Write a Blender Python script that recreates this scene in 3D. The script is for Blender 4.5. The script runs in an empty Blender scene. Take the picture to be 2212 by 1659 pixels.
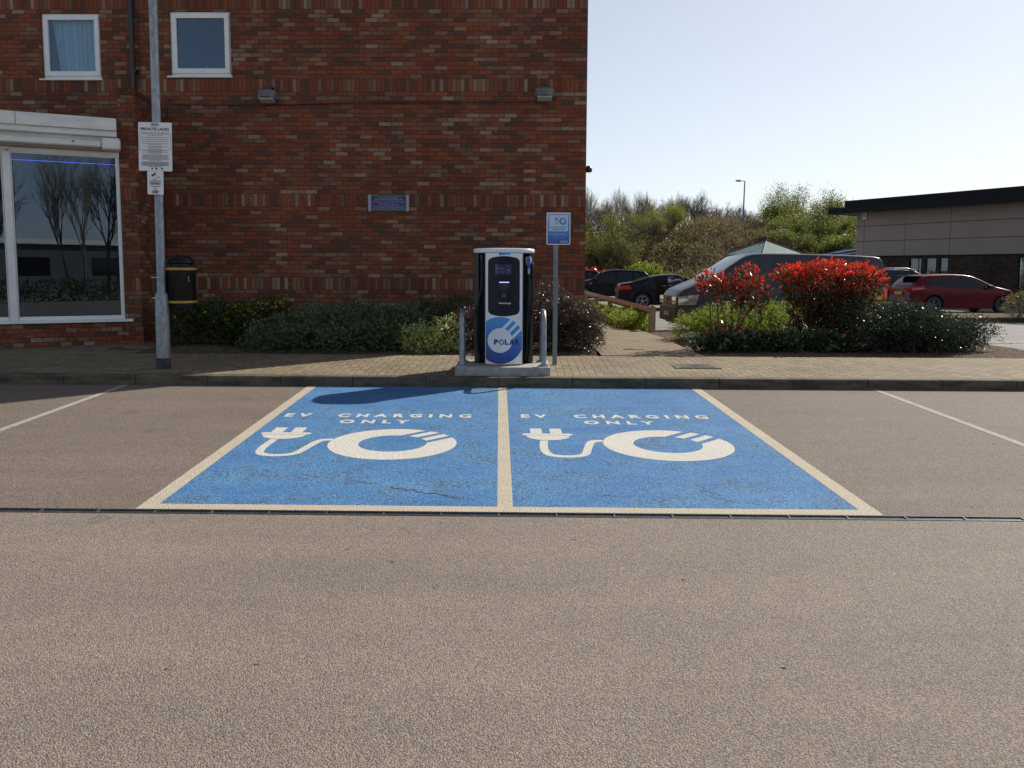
import bpy, math, random
import numpy as np
from mathutils import Vector, Matrix
R_ = math.radians
SC = bpy.context.scene
COL = SC.collection
# ------------------------------------------------------------------ camera, sky, sun, exposure
EYE = 1.583
FOC, PX0, PY0, PITCH, YAW, ROLL = 1750.0, 1106.0, 744.5, R_(5.3), R_(.92), .004
CM = Matrix.Rotation(-YAW, 3, 'Z') @ Matrix.Rotation(math.pi/2-PITCH, 3, 'X') @ Matrix.Rotation(ROLL, 3, 'Z')
cd = bpy.data.cameras.new('camera'); cam = bpy.data.objects.new('camera', cd); COL.objects.link(cam)
cam.matrix_world = Matrix.Translation((0, 0, EYE)) @ CM.to_4x4()
cd.sensor_width = 36; cd.lens = FOC/2212*36; cd.shift_y = -(829.5-PY0)/2212
cd.clip_start = .05; cd.clip_end = 3000
SC.camera = cam
SUN_EL, SUN_AZ = R_(37), math.atan2(1.22, 1.0)          # azimuth clockwise from +Y
HAZE_COL = (1.5, 1.35, 1.2)
w = bpy.data.worlds.new('World'); SC.world = w; w.use_nodes = True
nt = w.node_tree; bg = nt.nodes['Background']
sky = nt.nodes.new('ShaderNodeTexSky'); sky.sky_type = 'NISHITA'; sky.sun_disc = False
sky.sun_elevation = SUN_EL; sky.sun_rotation = SUN_AZ; sky.air_density = 1.0; sky.dust_density = .6; sky.ozone_density = 1.5
bg.inputs[1].default_value = .13
# thin high haze round the sun: brightens the sky on the sun's side, leaves the far side blue
_sd = (math.sin(SUN_AZ)*math.cos(SUN_EL), math.cos(SUN_AZ)*math.cos(SUN_EL), math.sin(SUN_EL))
def _n(t, **k):
    n = nt.nodes.new(t)
    for a, b in k.items(): setattr(n, a, b)
    return n
tc = _n('ShaderNodeTexCoord'); dp = _n('ShaderNodeVectorMath', operation='DOT_PRODUCT'); nt.links.new(tc.outputs['Generated'], dp.inputs[0]); dp.inputs[1].default_value = _sd
h1 = _n('ShaderNodeMath', operation='MULTIPLY_ADD'); nt.links.new(dp.outputs['Value'], h1.inputs[0]); h1.inputs[1].default_value = .5; h1.inputs[2].default_value = .5
h2 = _n('ShaderNodeMath', operation='POWER'); nt.links.new(h1.outputs[0], h2.inputs[0]); h2.inputs[1].default_value = 5.0
mp = _n('ShaderNodeMapping'); mp.inputs[3].default_value = (1, 1, 6); nt.links.new(tc.outputs['Generated'], mp.inputs[0])
nz = _n('ShaderNodeTexNoise'); nz.inputs['Scale'].default_value = 2.2; nz.inputs['Detail'].default_value = 5; nt.links.new(mp.outputs[0], nz.inputs['Vector'])
h3 = _n('ShaderNodeMath', operation='MULTIPLY_ADD'); nt.links.new(nz.outputs[0], h3.inputs[0]); h3.inputs[1].default_value = .35; h3.inputs[2].default_value = .82
h4 = _n('ShaderNodeMath', operation='MULTIPLY'); nt.links.new(h2.outputs[0], h4.inputs[0]); nt.links.new(h3.outputs[0], h4.inputs[1])
hz = _n('ShaderNodeVectorMath', operation='SCALE'); hz.inputs[0].default_value = HAZE_COL; nt.links.new(h4.outputs[0], hz.inputs['Scale'])
k1 = _n('ShaderNodeVectorMath', operation='MULTIPLY_ADD'); nt.links.new(sky.outputs[0], k1.inputs[0]); k1.inputs[1].default_value = (.13, .12, .105); k1.inputs[2].default_value = (1, 1, 1)   # veil of thin cloud evens the sky out
k2 = _n('ShaderNodeVectorMath', operation='DIVIDE'); nt.links.new(sky.outputs[0], k2.inputs[0]); nt.links.new(k1.outputs[0], k2.inputs[1])
# the sky is brightest low down and deepens overhead
sx = _n('ShaderNodeSeparateXYZ'); nt.links.new(tc.outputs['Generated'], sx.inputs[0])
z1 = _n('ShaderNodeMath', operation='MULTIPLY_ADD', use_clamp=True); nt.links.new(sx.outputs[2], z1.inputs[0]); z1.inputs[1].default_value = -1; z1.inputs[2].default_value = 1
z2 = _n('ShaderNodeMath', operation='POWER'); nt.links.new(z1.outputs[0], z2.inputs[0]); z2.inputs[1].default_value = 1.05
z3 = _n('ShaderNodeMath', operation='MULTIPLY_ADD'); nt.links.new(z1.outputs[0], z3.inputs[0]); z3.inputs[1].default_value = .55; z3.inputs[2].default_value = .45
kc = _n('ShaderNodeVectorMath', operation='SCALE'); kc.inputs[0].default_value = (1.72, 1.82, 1.98); nt.links.new(z2.outputs[0], kc.inputs['Scale'])
kd = _n('ShaderNodeVectorMath', operation='SCALE'); nt.links.new(k2.outputs[0], kd.inputs[0]); nt.links.new(z3.outputs[0], kd.inputs['Scale'])
k3 = _n('ShaderNodeVectorMath', operation='ADD'); nt.links.new(kd.outputs[0], k3.inputs[0]); nt.links.new(kc.outputs[0], k3.inputs[1])
ad = _n('ShaderNodeVectorMath', operation='ADD'); nt.links.new(k3.outputs[0], ad.inputs[0]); nt.links.new(hz.outputs[0], ad.inputs[1])
nt.links.new(ad.outputs[0], bg.inputs[0])
sl = bpy.data.lights.new('sun', 'SUN'); sl.energy = 4.9; sl.angle = R_(.55); sl.color = (1, .94, .84)
so = bpy.data.objects.new('sun', sl); COL.objects.link(so)
sd = Vector((math.sin(SUN_AZ)*math.cos(SUN_EL), math.cos(SUN_AZ)*math.cos(SUN_EL), math.sin(SUN_EL)))
so.rotation_euler = sd.to_track_quat('Z', 'Y').to_euler()
SC.view_settings.view_transform = 'Standard'; SC.view_settings.look = 'None'; SC.view_settings.gamma = 1
SC.view_settings.exposure = 0.28
SC.cycles.max_bounces = 6; SC.cycles.transparent_max_bounces = 12; SC.cycles.use_denoising = True
rnd = random.Random(7); RG = np.random.default_rng(11)

# ------------------------------------------------------------------ measuring helpers
def ray(px, py): return CM @ Vector(((px-PX0)/FOC, -(py-PY0)/FOC, -1))
def on_y(px, py, y):
    d = ray(px, py); t = y/d.y; return Vector((0, 0, EYE))+d*t
def on_z(px, py, z):
    d = ray(px, py); t = (z-EYE)/d.z; return Vector((0, 0, EYE))+d*t
SK = -.033                                               # the kerb and everything parallel to it runs this much askew
def KY(x): return 10.03+SK*x
def DY(x): return 5.14+SK*x
def bz(x, y): return max(0., min(1, (y-DY(x))/(KY(x)-DY(x))))*.117
def pz(x, y): return .242+.02*max(0, min(y, 15)-KY(x))

# ------------------------------------------------------------------ mesh building
class MB:
    def __init__(s): s.v = []; s.f = []; s.m = []
    def add(s, vs, fs, m=0):
        o = len(s.v); s.v += [tuple(p) for p in vs]; s.f += [tuple(i+o for i in f) for f in fs]; s.m += [m]*len(fs); return s
    def quad(s, a, b, c, d, m=0): return s.add([a, b, c, d], [(0, 1, 2, 3)], m)
    def box(s, x0, x1, y0, y1, z0, z1, m=0, M=None):
        v = [Vector((x, y, z)) for x in (x0, x1) for y in (y0, y1) for z in (z0, z1)]
        if M is not None: v = [M @ p for p in v]
        return s.add(v, [(0, 1, 3, 2), (4, 6, 7, 5), (0, 4, 5, 1), (2, 3, 7, 6), (0, 2, 6, 4), (1, 5, 7, 3)], m)
    def tube(s, pts, r, n=8, m=0, caps=True):
        pts = [Vector(p) for p in pts]; rs = r if isinstance(r, (list, tuple)) else [r]*len(pts)
        vs = []; fs = []; prev = None
        for i, p in enumerate(pts):
            d = (pts[min(i+1, len(pts)-1)]-pts[max(i-1, 0)]).normalized()
            if prev is None: a = d.orthogonal().normalized()
            else: a = (prev-d*prev.dot(d)).normalized()
            prev = a; b = d.cross(a)
            for k in range(n):
                t = 2*math.pi*k/n; vs.append(p+(a*math.cos(t)+b*math.sin(t))*rs[i])
        for i in range(len(pts)-1):
            for k in range(n):
                k2 = (k+1) % n; fs.append((i*n+k, i*n+k2, (i+1)*n+k2, (i+1)*n+k))
        if caps: fs.append(tuple(range(n))[::-1]); fs.append(tuple((len(pts)-1)*n+k for k in range(n)))
        return s.add(vs, fs, m)
    def lathe(s, prof, n=24, m=0, M=None, a0=0, a1=2*math.pi):
        full = abs(a1-a0-2*math.pi) < 1e-6; c = n if full else n+1; vs = []; fs = []
        for (r, z) in prof:
            for k in range(c):
                t = a0+(a1-a0)*k/n; p = Vector((r*math.cos(t), r*math.sin(t), z)); vs.append(M @ p if M is not None else p)
        for i in range(len(prof)-1):
            for k in range(n):
                k2 = (k+1) % c; fs.append((i*c+k, i*c+k2, (i+1)*c+k2, (i+1)*c+k))
        return s.add(vs, fs, m)
    def grid(s, fn, nu, nv, m=0):
        vs = [fn(i/nu, j/nv) for i in range(nu+1) for j in range(nv+1)]
        fs = [(i*(nv+1)+j, (i+1)*(nv+1)+j, (i+1)*(nv+1)+j+1, i*(nv+1)+j+1) for i in range(nu) for j in range(nv)]
        return s.add(vs, fs, m)
    def prism(s, poly, y0, y1, m=0, M=None):               # poly in (x,z), extruded in y
        n = len(poly); v = [Vector((x, y0, z)) for x, z in poly]+[Vector((x, y1, z)) for x, z in poly]
        if M is not None: v = [M @ p for p in v]
        return s.add(v, [tuple(range(n)), tuple(range(2*n-1, n-1, -1))]+[(i, i+n, (i+1) % n+n, (i+1) % n) for i in range(n)], m)
    def mesh(s, name, mats, smooth=False):
        me = bpy.data.meshes.new(name); me.from_pydata(s.v, [], s.f); me.update()
        for x in (mats if isinstance(mats, (list, tuple)) else [mats]): me.materials.append(x)
        if any(s.m): me.polygons.foreach_set('material_index', s.m)
        if smooth: me.shade_smooth() if smooth is True else sharp(me, smooth)
        return me
def sharp(me, ang):
    me.shade_smooth()
    try: me.set_sharp_from_angle(angle=R_(ang))
    except Exception: pass
def link(name, data, parent=None, wc=False):
    o = bpy.data.objects.new(name, data); COL.objects.link(o)
    if parent is not None:
        o.parent = parent
        if wc: data.transform(wm(parent).inverted())
    return o
def wm(o):
    m = Matrix.LocRotScale(o.location, o.rotation_euler, o.scale)
    return wm(o.parent) @ m if o.parent else m
def thing(name, label, cat, loc=(0, 0, 0), rz=0, group=None):
    o = link(name, None); o.location = loc; o.rotation_euler = (0, 0, rz); tag(o, label, cat, group); return o
def tag(o, label, cat, group=None, kind=None):
    o['label'] = label; o['category'] = cat
    if group: o['group'] = group
    if kind: o['kind'] = kind
    return o
def obj(name, mb, mats, parent=None, smooth=False, wc=False, bev=0):
    o = link(name, mb.mesh(name, mats, smooth), parent, wc)
    if bev:
        b = o.modifiers.new('b', 'BEVEL'); b.width = bev; b.segments = 2; b.limit_method = 'ANGLE'
    return o
def struct(name, mb, mats, smooth=False):
    o = obj(name, mb, mats, None, smooth); o['kind'] = 'structure'; return o
def copy_tree(o, parent=None):
    c = o.copy(); COL.objects.link(c)
    if parent: c.parent = parent
    for ch in list(o.children): copy_tree(ch, c)
    return c
def text_mb(txt, w=None, h=None, bold=.0, space=1.0, m=0, fixcap=True):
    """lettering as flat faces in x,z (y=0), centred, fitted to w x h metres"""
    cu = bpy.data.curves.new('t', 'FONT'); cu.body = txt; cu.size = 1; cu.offset = bold; cu.space_character = space; cu.resolution_u = 3
    cu.align_x = 'CENTER'
    o = bpy.data.objects.new('t', cu); COL.objects.link(o)
    me = o.to_mesh(); v = np.array([p.co[:] for p in me.vertices]); f = [tuple(p.vertices) for p in me.polygons]
    o.to_mesh_clear(); bpy.data.objects.remove(o); bpy.data.curves.remove(cu)
    x0, x1, y0, y1 = v[:, 0].min(), v[:, 0].max(), v[:, 1].min(), v[:, 1].max()
    sx = w/(x1-x0) if w else None; sy = h/(y1-y0) if h else None
    if sx is None: sx = sy
    if sy is None: sy = sx
    b = MB(); b.add([((p[0]-(x0+x1)/2)*sx, 0, (p[1]-(y0+y1)/2)*sy) for p in v], f, m); return b
def put(dst, src, fn, m=None):
    dst.add([fn(*p) for p in src.v], src.f, 0)
    if m is not None: dst.m[-len(src.f):] = [m]*len(src.f)
    else: dst.m[-len(src.f):] = src.m
    return dst

# ------------------------------------------------------------------ materials
class NG:
    def __init__(s, name):
        s.mat = bpy.data.materials.new(name); s.mat.use_nodes = True; s.t = s.mat.node_tree; s.n = s.t.nodes; s.l = s.t.links
        s.p = s.n['Principled BSDF']; s.o = s.n['Material Output']
    def new(s, t, **k):
        n = s.n.new(t)
        for a, b in k.items(): setattr(n, a, b)
        return n
    def put(s, sock, v):
        if hasattr(v, 'is_output') or isinstance(v, bpy.types.NodeSocket): s.l.new(v, sock)
        elif isinstance(v, (tuple, list)) and len(v) == 3 and sock.type == 'RGBA': sock.default_value = (*v, 1)
        else: sock.default_value = v
    def m(s, op, a, b=0, c=0, clamp=False):
        n = s.new('ShaderNodeMath', operation=op, use_clamp=clamp); s.put(n.inputs[0], a); s.put(n.inputs[1], b); s.put(n.inputs[2], c); return n.outputs[0]
    def mix(s, f, a, b, bt='MIX'):
        n = s.new('ShaderNodeMix', data_type='RGBA', blend_type=bt); s.put(n.inputs[0], f); s.put(n.inputs[6], a); s.put(n.inputs[7], b); return n.outputs[2]
    def ramp(s, f, stops, interp='LINEAR'):
        n = s.new('ShaderNodeValToRGB'); n.color_ramp.interpolation = interp; e = n.color_ramp.elements
        while len(e) < len(stops): e.new(.5)
        for k, (p, c) in zip(e, stops): k.position = p; k.color = (*c, 1) if len(c) == 3 else c
        s.put(n.inputs[0], f); return n.outputs[0]
    def coord(s, w='Object'): return s.new('ShaderNodeTexCoord').outputs[w]
    def mapping(s, v, sc=(1, 1, 1), rot=(0, 0, 0), loc=(0, 0, 0)):
        n = s.new('ShaderNodeMapping'); s.l.new(v, n.inputs[0]); n.inputs[1].default_value = loc; n.inputs[2].default_value = rot; n.inputs[3].default_value = sc; return n.outputs[0]
    def sep(s, v): n = s.new('ShaderNodeSeparateXYZ'); s.l.new(v, n.inputs[0]); return n.outputs
    def comb(s, x, y, z=0):
        n = s.new('ShaderNodeCombineXYZ')
        for i, q in enumerate((x, y, z)): s.put(n.inputs[i], q)
        return n.outputs[0]
    def noise(s, v, scale, det=4, rough=.55, dist=0):
        n = s.new('ShaderNodeTexNoise'); s.l.new(v, n.inputs['Vector']); n.inputs['Scale'].default_value = scale; n.inputs['Detail'].default_value = det
        n.inputs['Roughness'].default_value = rough; n.inputs['Distortion'].default_value = dist; return n.outputs[0]
    def white(s, v): n = s.new('ShaderNodeTexWhiteNoise'); s.l.new(v, n.inputs[0]); return n.outputs
    def vor(s, v, scale, feature='F1'):
        n = s.new('ShaderNodeTexVoronoi', feature=feature); s.l.new(v, n.inputs['Vector']); n.inputs['Scale'].default_value = scale; return n.outputs
    def bump(s, h, st=.3, d=.01):
        n = s.new('ShaderNodeBump'); s.put(n.inputs['Height'], h); n.inputs['Strength'].default_value = st; n.inputs['Distance'].default_value = d; s.l.new(n.outputs[0], s.p.inputs['Normal']); return n
    def set(s, **k):
        for a, b in k.items(): s.put(s.p.inputs[{'base': 'Base Color', 'rough': 'Roughness', 'metal': 'Metallic', 'spec': 'Specular IOR Level', 'ior': 'IOR', 'coat': 'Coat Weight', 'coatr': 'Coat Roughness', 'em': 'Emission Color', 'ems': 'Emission Strength', 'alpha': 'Alpha', 'trans': 'Transmission Weight'}[a]], b)
        return s.mat
def M(name, c, rough=.6, var=.15, scale=8, metal=0, spec=.5, bump=0, coat=0, stretch=(1, 1, 1), var2=None):
    g = NG(name); v = g.mapping(g.coord(), stretch); n = g.noise(v, scale, 5)
    lo = tuple(x*(1-var) for x in c); hi = tuple(min(1, x*(1+var)) for x in c)
    if var2: lo = var2
    g.set(base=g.ramp(n, [(.3, lo), (.7, hi)]), rough=g.m('ADD', rough-.05, g.m('MULTIPLY', n, .1)), metal=metal, spec=spec, coat=coat)
    if bump: g.bump(n, bump, .01)
    return g.mat
def emis(name, c, st):
    g = NG(name); return g.set(base=(0, 0, 0), em=c, ems=st, rough=.5)

def asphalt(name, cols, scale=95, patch=(.85, 1.12), bump=.9, dark=.18):
    g = NG(name); co = g.coord(); vo = g.vor(co, scale); r = g.white(vo['Position'])[0]
    c = g.ramp(r, [(i/len(cols), k) for i, k in enumerate(cols)], 'CONSTANT')
    vo2 = g.vor(co, scale*2.3)
    c = g.mix(g.m('MULTIPLY', g.m('GREATER_THAN', vo['Distance'], .52), .5), c, tuple(k*.35 for k in cols[0]))
    big = g.noise(co, .55, 5, .6); mid = g.noise(co, 7, 4, .6)
    st = g.noise(g.mapping(co, (.25, 1.6, 1)), 1.3, 4, .6)
    f = g.m('ADD', g.m('MULTIPLY', big, patch[1]-patch[0]), patch[0]); f = g.m('MULTIPLY', f, g.m('ADD', .9, g.m('MULTIPLY', mid, .2)))
    f = g.m('MULTIPLY', f, g.m('ADD', .80, g.m('MULTIPLY', st, .42)))
    c = g.mix(1, c, g.comb(f, f, f), 'MULTIPLY')
    sp = g.m('GREATER_THAN', g.noise(co, 1.7, 2), .71)
    c = g.mix(g.m('MULTIPLY', sp, dark), c, (.03, .027, .025))
    sp2 = g.ramp(g.noise(co, 5.5, 2), [(.70, (0, 0, 0)), (.76, (.35, .35, .35))]); c = g.mix(sp2, c, (.07, .06, .052))
    g.set(base=c, rough=.82, spec=.35)
    h = g.m('ADD', g.m('MULTIPLY', g.m('SUBTRACT', 1, vo['Distance']), 1.0), g.m('MULTIPLY', g.noise(co, 260, 2), .35))
    g.bump(h, bump, .006); return g.mat
GR_COLS = [(.285, .22, .170), (.23, .178, .140), (.335, .262, .205), (.17, .134, .108), (.265, .21, .168), (.375, .30, .235), (.21, .163, .13), (.295, .235, .182)]
GR_COLS = [(r_*.97, g_, b_*1.06) for r_, g_, b_ in GR_COLS]
m_road = asphalt('road_asphalt', GR_COLS, 155, bump=.7, patch=(.78, 1.18))
m_bay = asphalt('bay_asphalt', [tuple(k*q for k, q in zip(c, (.78, .76, .75))) for c in GR_COLS], 140, bump=.65)
m_park = asphalt('carpark_asphalt', [(.26, .25, .23), (.20, .19, .18), (.30, .28, .26), (.16, .155, .15)], 60)

def paint_on(name, c, c2, wear, wc, scale=105, wsc=3.2, rough=.7, edge=None):
    g = NG(name); co = g.coord(); vo = g.vor(co, scale); r = g.white(vo['Position'])[0]
    n1 = g.noise(co, wsc, 8, .68); n2 = g.noise(g.mapping(co, (1, 1.8, 1)), wsc*.28, 6, .65); n3 = g.noise(co, 64, 4, .7)
    base = g.mix(g.ramp(n2, [(.35, (0, 0, 0)), (.7, (1, 1, 1))]), c, c2)
    base = g.mix(g.m('MULTIPLY', g.m('POWER', r, 3), .22), base, (.75, .78, .8) if sum(c) < 1.2 else (.35, .30, .25))
    vo3 = g.vor(g.mapping(co, (1, 1.3, 1)), scale*.55); r3 = g.white(vo3['Position'])[0]
    wearf = g.m('ADD', g.m('ADD', g.m('MULTIPLY', n1, .42), g.m('MULTIPLY', n2, .36)), g.m('ADD', g.m('MULTIPLY', n3, .30), g.m('MULTIPLY', r3, .26)))
    k = g.m('MULTIPLY', g.m('SUBTRACT', wearf, wear), 10, clamp=True)
    base = g.mix(k, base, wc)
    pit = g.m('MULTIPLY', g.m('GREATER_THAN', vo['Distance'], .50), .45)
    base = g.mix(pit, base, wc)
    g.set(base=base, rough=.8, spec=.2)
    g.bump(g.m('SUBTRACT', 1, vo['Distance']), .8, .006); return g.mat
m_blue = paint_on('blue_bay_paint', (.012, .150, .41), (.070, .275, .56), .725, (.075, .09, .105))
m_white = paint_on('white_marking_paint', (.62, .60, .54), (.70, .67, .60), .86, (.35, .34, .32))
m_cream = paint_on('cream_line_paint', (.52, .45, .34), (.58, .51, .40), .86, (.26, .22, .18), wsc=6)
m_oldline = paint_on('worn_line_paint', (.44, .40, .35), (.38, .34, .30), .78, (.22, .18, .155), wsc=9)

def brick_nodes(g, u, v, bw, bh, mo, offs=.5):
    row = g.m('FLOOR', g.m('DIVIDE', v, bh)); uu = g.m('ADD', g.m('DIVIDE', u, bw), g.m('MULTIPLY', g.m('FLOORED_MODULO', row, 2), offs))
    col = g.m('FLOOR', uu); fu = g.m('MULTIPLY', g.m('FRACT', uu), bw); fv = g.m('MULTIPLY', g.m('FRACT', g.m('DIVIDE', v, bh)), bh)
    du = g.m('MINIMUM', fu, g.m('SUBTRACT', bw, fu)); dv = g.m('MINIMUM', fv, g.m('SUBTRACT', bh, fv)); d = g.m('MINIMUM', du, dv)
    return col, row, d
def brick_mat(name, bands, stops, plane='xz', bw=.225, bh=.075, mo=.009, mortar=(.070, .048, .038), dirt=True):
    g = NG(name); co = g.coord(); s = g.sep(co)
    geo = g.sep(g.new('ShaderNodeNewGeometry').outputs['Normal'])
    if plane == 'xz': u, v = g.m('ADD', s[0], s[1]), s[2]
    wob = g.m('MULTIPLY', g.m('SUBTRACT', g.noise(co, 9, 2), .5), .006); v = g.m('ADD', v, wob)
    c1, r1, d1 = brick_nodes(g, u, v, bw, bh, mo)
    c2, r2, d2 = brick_nodes(g, u, g.m('ADD', v, 50), bh, 400., mo, 0)
    mask = 0.0
    for (z0, z1) in bands:
        b = g.m('MULTIPLY', g.m('GREATER_THAN', v, z0), g.m('LESS_THAN', v, z1)); mask = b if mask == 0.0 else g.m('ADD', mask, b)
    rid = g.comb(c1, r1, 0)
    d = d1
    if bands:
        bd = None
        for (z0, z1) in bands:
            e = g.m('MINIMUM', g.m('ABSOLUTE', g.m('SUBTRACT', v, z0)), g.m('ABSOLUTE', g.m('SUBTRACT', v, z1))); bd = e if bd is None else g.m('MINIMUM', bd, e)
        d2 = g.m('MINIMUM', d2, bd)
        mx = g.new('ShaderNodeMix', data_type='VECTOR'); g.put(mx.inputs[0], mask); g.l.new(rid, mx.inputs[4]); g.l.new(g.comb(c2, g.m('FLOOR', g.m('MULTIPLY', v, .9)), 7), mx.inputs[5]); rid = mx.outputs[1]
        mf = g.new('ShaderNodeMix', data_type='FLOAT'); g.put(mf.inputs[0], mask); g.put(mf.inputs[2], d1); g.put(mf.inputs[3], d2); d = mf.outputs[0]
    r = g.white(rid)
    c = g.ramp(r[0], stops, 'CONSTANT')
    fac = g.noise(co, 30, 4, .65)
    c = g.mix(1, c, g.ramp(fac, [(.3, (.62, .62, .62)), (.7, (1.25, 1.22, 1.2))]), 'MULTIPLY')
    smud = g.noise(g.mapping(co, (6, 6, 14)), 1.5, 3, .6)
    c = g.mix(g.ramp(smud, [(.62, (0, 0, 0)), (.72, (.4, .4, .4))]), c, (.36, .25, .20))
    mf2 = g.m('SUBTRACT', 1, g.m('MULTIPLY', g.m('SUBTRACT', d, mo*.5), 350, clamp=True), clamp=True)
    c = g.mix(g.m('MULTIPLY', mf2, .95), c, mortar)
    if dirt:
        big = g.noise(g.mapping(co, (1, 1, .5)), .5, 4); c = g.mix(1, c, g.ramp(big, [(.3, (.78, .78, .78)), (.7, (1.1, 1.1, 1.1))]), 'MULTIPLY')
    g.set(base=c, rough=.88, spec=.25)
    g.bump(g.m('ADD', g.m('MULTIPLY', d, 60, clamp=True), g.m('MULTIPLY', fac, .35)), .7, .006)
    return g.mat
BR = [(0, (.235, .054, .026)), (.12, (.165, .040, .024)), (.23, (.27, .074, .036)), (.34, (.105, .038, .027)), (.43, (.205, .050, .027)), (.52, (.185, .094, .062)),
      (.60, (.28, .175, .125)), (.67, (.078, .040, .032)), (.74, (.22, .058, .031)), (.82, (.22, .130, .092)), (.89, (.14, .058, .040)), (.94, (.068, .050, .048)), (.97, (.33, .235, .18))]

_m = (.215, .080, .045); BR = [(p, tuple((.74*a+.26*b)*k for a, b, k in zip(c, _m, (1.12, 1.17, 1.08)))) for p, c in BR]
def paving(name, kind, rot, cols, joint=(.055, .042, .024)):
    g = NG(name); co = g.mapping(g.coord(), rot=(0, 0, rot)); s = g.sep(co)
    if kind == 'herring':
        S = .1; x = g.m('DIVIDE', s[0], S); y = g.m('DIVIDE', s[1], S); i = g.m('FLOOR', x); j = g.m('FLOOR', y)
        fx = g.m('FRACT', x); fy = g.m('FRACT', y); k = g.m('FLOORED_MODULO', g.m('SUBTRACT', i, j), 4)
        k0, k1, k2, k3 = [g.m('COMPARE', k, q, .25) for q in (0, 1, 2, 3)]
        dl = g.m('ADD', fx, k1); dr = g.m('ADD', g.m('SUBTRACT', 1, fx), k0); db = g.m('ADD', fy, k2); dt = g.m('ADD', g.m('SUBTRACT', 1, fy), k3)
        d = g.m('MULTIPLY', g.m('MINIMUM', g.m('MINIMUM', dl, dr), g.m('MINIMUM', db, dt)), S)
        rid = g.comb(g.m('SUBTRACT', i, k1), g.m('SUBTRACT', j, k2), g.m('ADD', k0, k1))
    else:
        c, r, d = brick_nodes(g, s[0], s[1], .2, .1, .006); rid = g.comb(c, r, 3)
    rr = g.white(rid)[0]
    c = g.ramp(rr, [(i/len(cols), k) for i, k in enumerate(cols)], 'CONSTANT')
    n = g.noise(co, 60, 4, .7); c = g.mix(1, c, g.ramp(n, [(.3, (.78, .78, .78)), (.7, (1.15, 1.15, 1.15))]), 'MULTIPLY')
    big = g.noise(co, .8, 4); c = g.mix(1, c, g.ramp(big, [(.3, (.82, .80, .78)), (.7, (1.1, 1.1, 1.1))]), 'MULTIPLY')
    jf = g.m('SUBTRACT', 1, g.m('MULTIPLY', g.m('SUBTRACT', d, .004), 260, clamp=True), clamp=True)
    moss = g.ramp(g.noise(co, 1.1, 3), [(.45, joint), (.6, (.15, .10, .035))])
    c = g.mix(g.m('MULTIPLY', jf, .9), c, moss)
    g.set(base=c, rough=.85, spec=.3); g.bump(g.m('ADD', g.m('MULTIPLY', d, 70, clamp=True), g.m('MULTIPLY', n, .3)), .7, .006); return g.mat
PV = [(.235, .190, .125), (.195, .158, .108), (.275, .220, .145), (.22, .182, .13), (.25, .195, .118)]
m_pave = paving('block_paving', 'herring', -SK, PV)
m_path = paving('path_paving', 'run', -SK, [tuple(k*.95 for k in c) for c in PV])

def kerb_mat():
    g = NG('kerb_concrete'); co = g.coord(); s = g.sep(co); d = g.m('ABSOLUTE', g.m('SUBTRACT', g.m('FRACT', g.m('DIVIDE', s[0], .915)), .5))
    j = g.m('GREATER_THAN', d, .4945); n = g.noise(co, 14, 5); b = g.noise(g.mapping(co, (1, 1, 4)), 2.2, 5, .7)
    c = g.mix(n, (.095, .078, .055), (.16, .135, .100)); c = g.mix(g.ramp(b, [(.40, (0, 0, 0)), (.60, (.85, .85, .85))]), c, (.040, .036, .024)); c = g.mix(j, c, (.04, .035, .03))
    g.set(base=c, rough=.9); g.bump(n, .4, .01); return g.mat
m_kerb = kerb_mat()
m_conc = M('plinth_concrete', (.34, .32, .28), .9, .3, 9, bump=.4)
def soil_mat():
    g = NG('bark_mulch'); co = g.coord(); vo = g.vor(g.mapping(co, (1, 1.7, 1)), 38); r = g.white(vo['Position'])[0]
    c = g.ramp(r, [(0, (.085, .058, .04)), (.3, (.14, .10, .068)), (.55, (.05, .038, .028)), (.75, (.20, .15, .105)), (.93, (.36, .30, .23))], 'CONSTANT')
    c = g.mix(g.m('MULTIPLY', g.noise(co, 1.3, 4), .6), c, (.12, .088, .06)); g.set(base=c, rough=.95, spec=.15); g.bump(g.m('SUBTRACT', 1, vo['Distance']), 1, .02); return g.mat
m_soil = soil_mat()
m_galv = None
def galv():
    g = NG('galvanised_steel'); co = g.coord(); vo = g.vor(g.mapping(co, (1, 1, .5)), 28); r = g.white(vo['Position'])[0]; n = g.noise(co, 3, 4)
    g.set(base=g.mix(r, g.mix(n, (.20, .22, .25), (.27, .29, .32)), (.34, .36, .39)), rough=.48, metal=.55, spec=.4); g.bump(n, .1, .01); return g.mat
m_galv = galv()
m_polegrey = M('grey_painted_post', (.20, .23, .24), .5, .1, 12)
m_black = M('black_plastic', (.012, .013, .015), .38, .3, 10)
m_blackrub = M('black_rubber', (.012, .012, .012), .6, .3, 20)
m_blackgloss = M('gloss_black', (.006, .0065, .008), .32, .2, 10, spec=.3)
m_gold = M('gold_band', (.42, .25, .05), .4, .15, 20, metal=.3)
m_pvc = M('white_pvc', (.80, .80, .79), .35, .07, 3)
m_pvcd = M('weathered_white_metal', (.76, .75, .71), .45, .12, 2.2, stretch=(1, 1, 4))
m_beige = M('beige_soffit', (.42, .38, .31), .6, .1, 3)
m_pipe = M('black_downpipe', (.015, .015, .017), .35, .2, 8)
m_signw = M('white_sign_face', (.78, .78, .80), .4, .03, 4)
m_ink = M('dark_print', (.03, .03, .04), .5, .1, 20)
m_inkmid = M('grey_print', (.22, .22, .25), .5, .1, 20)
m_dark = M('dark_void', (.012, .012, .013), .9, .2, 3)
m_room = M('room_wall', (.09, .085, .08), .9, .2, 1)
m_wood = M('weathered_timber', (.33, .265, .17), .85, .35, 7, stretch=(1, 8, 8), bump=.4)
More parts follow.
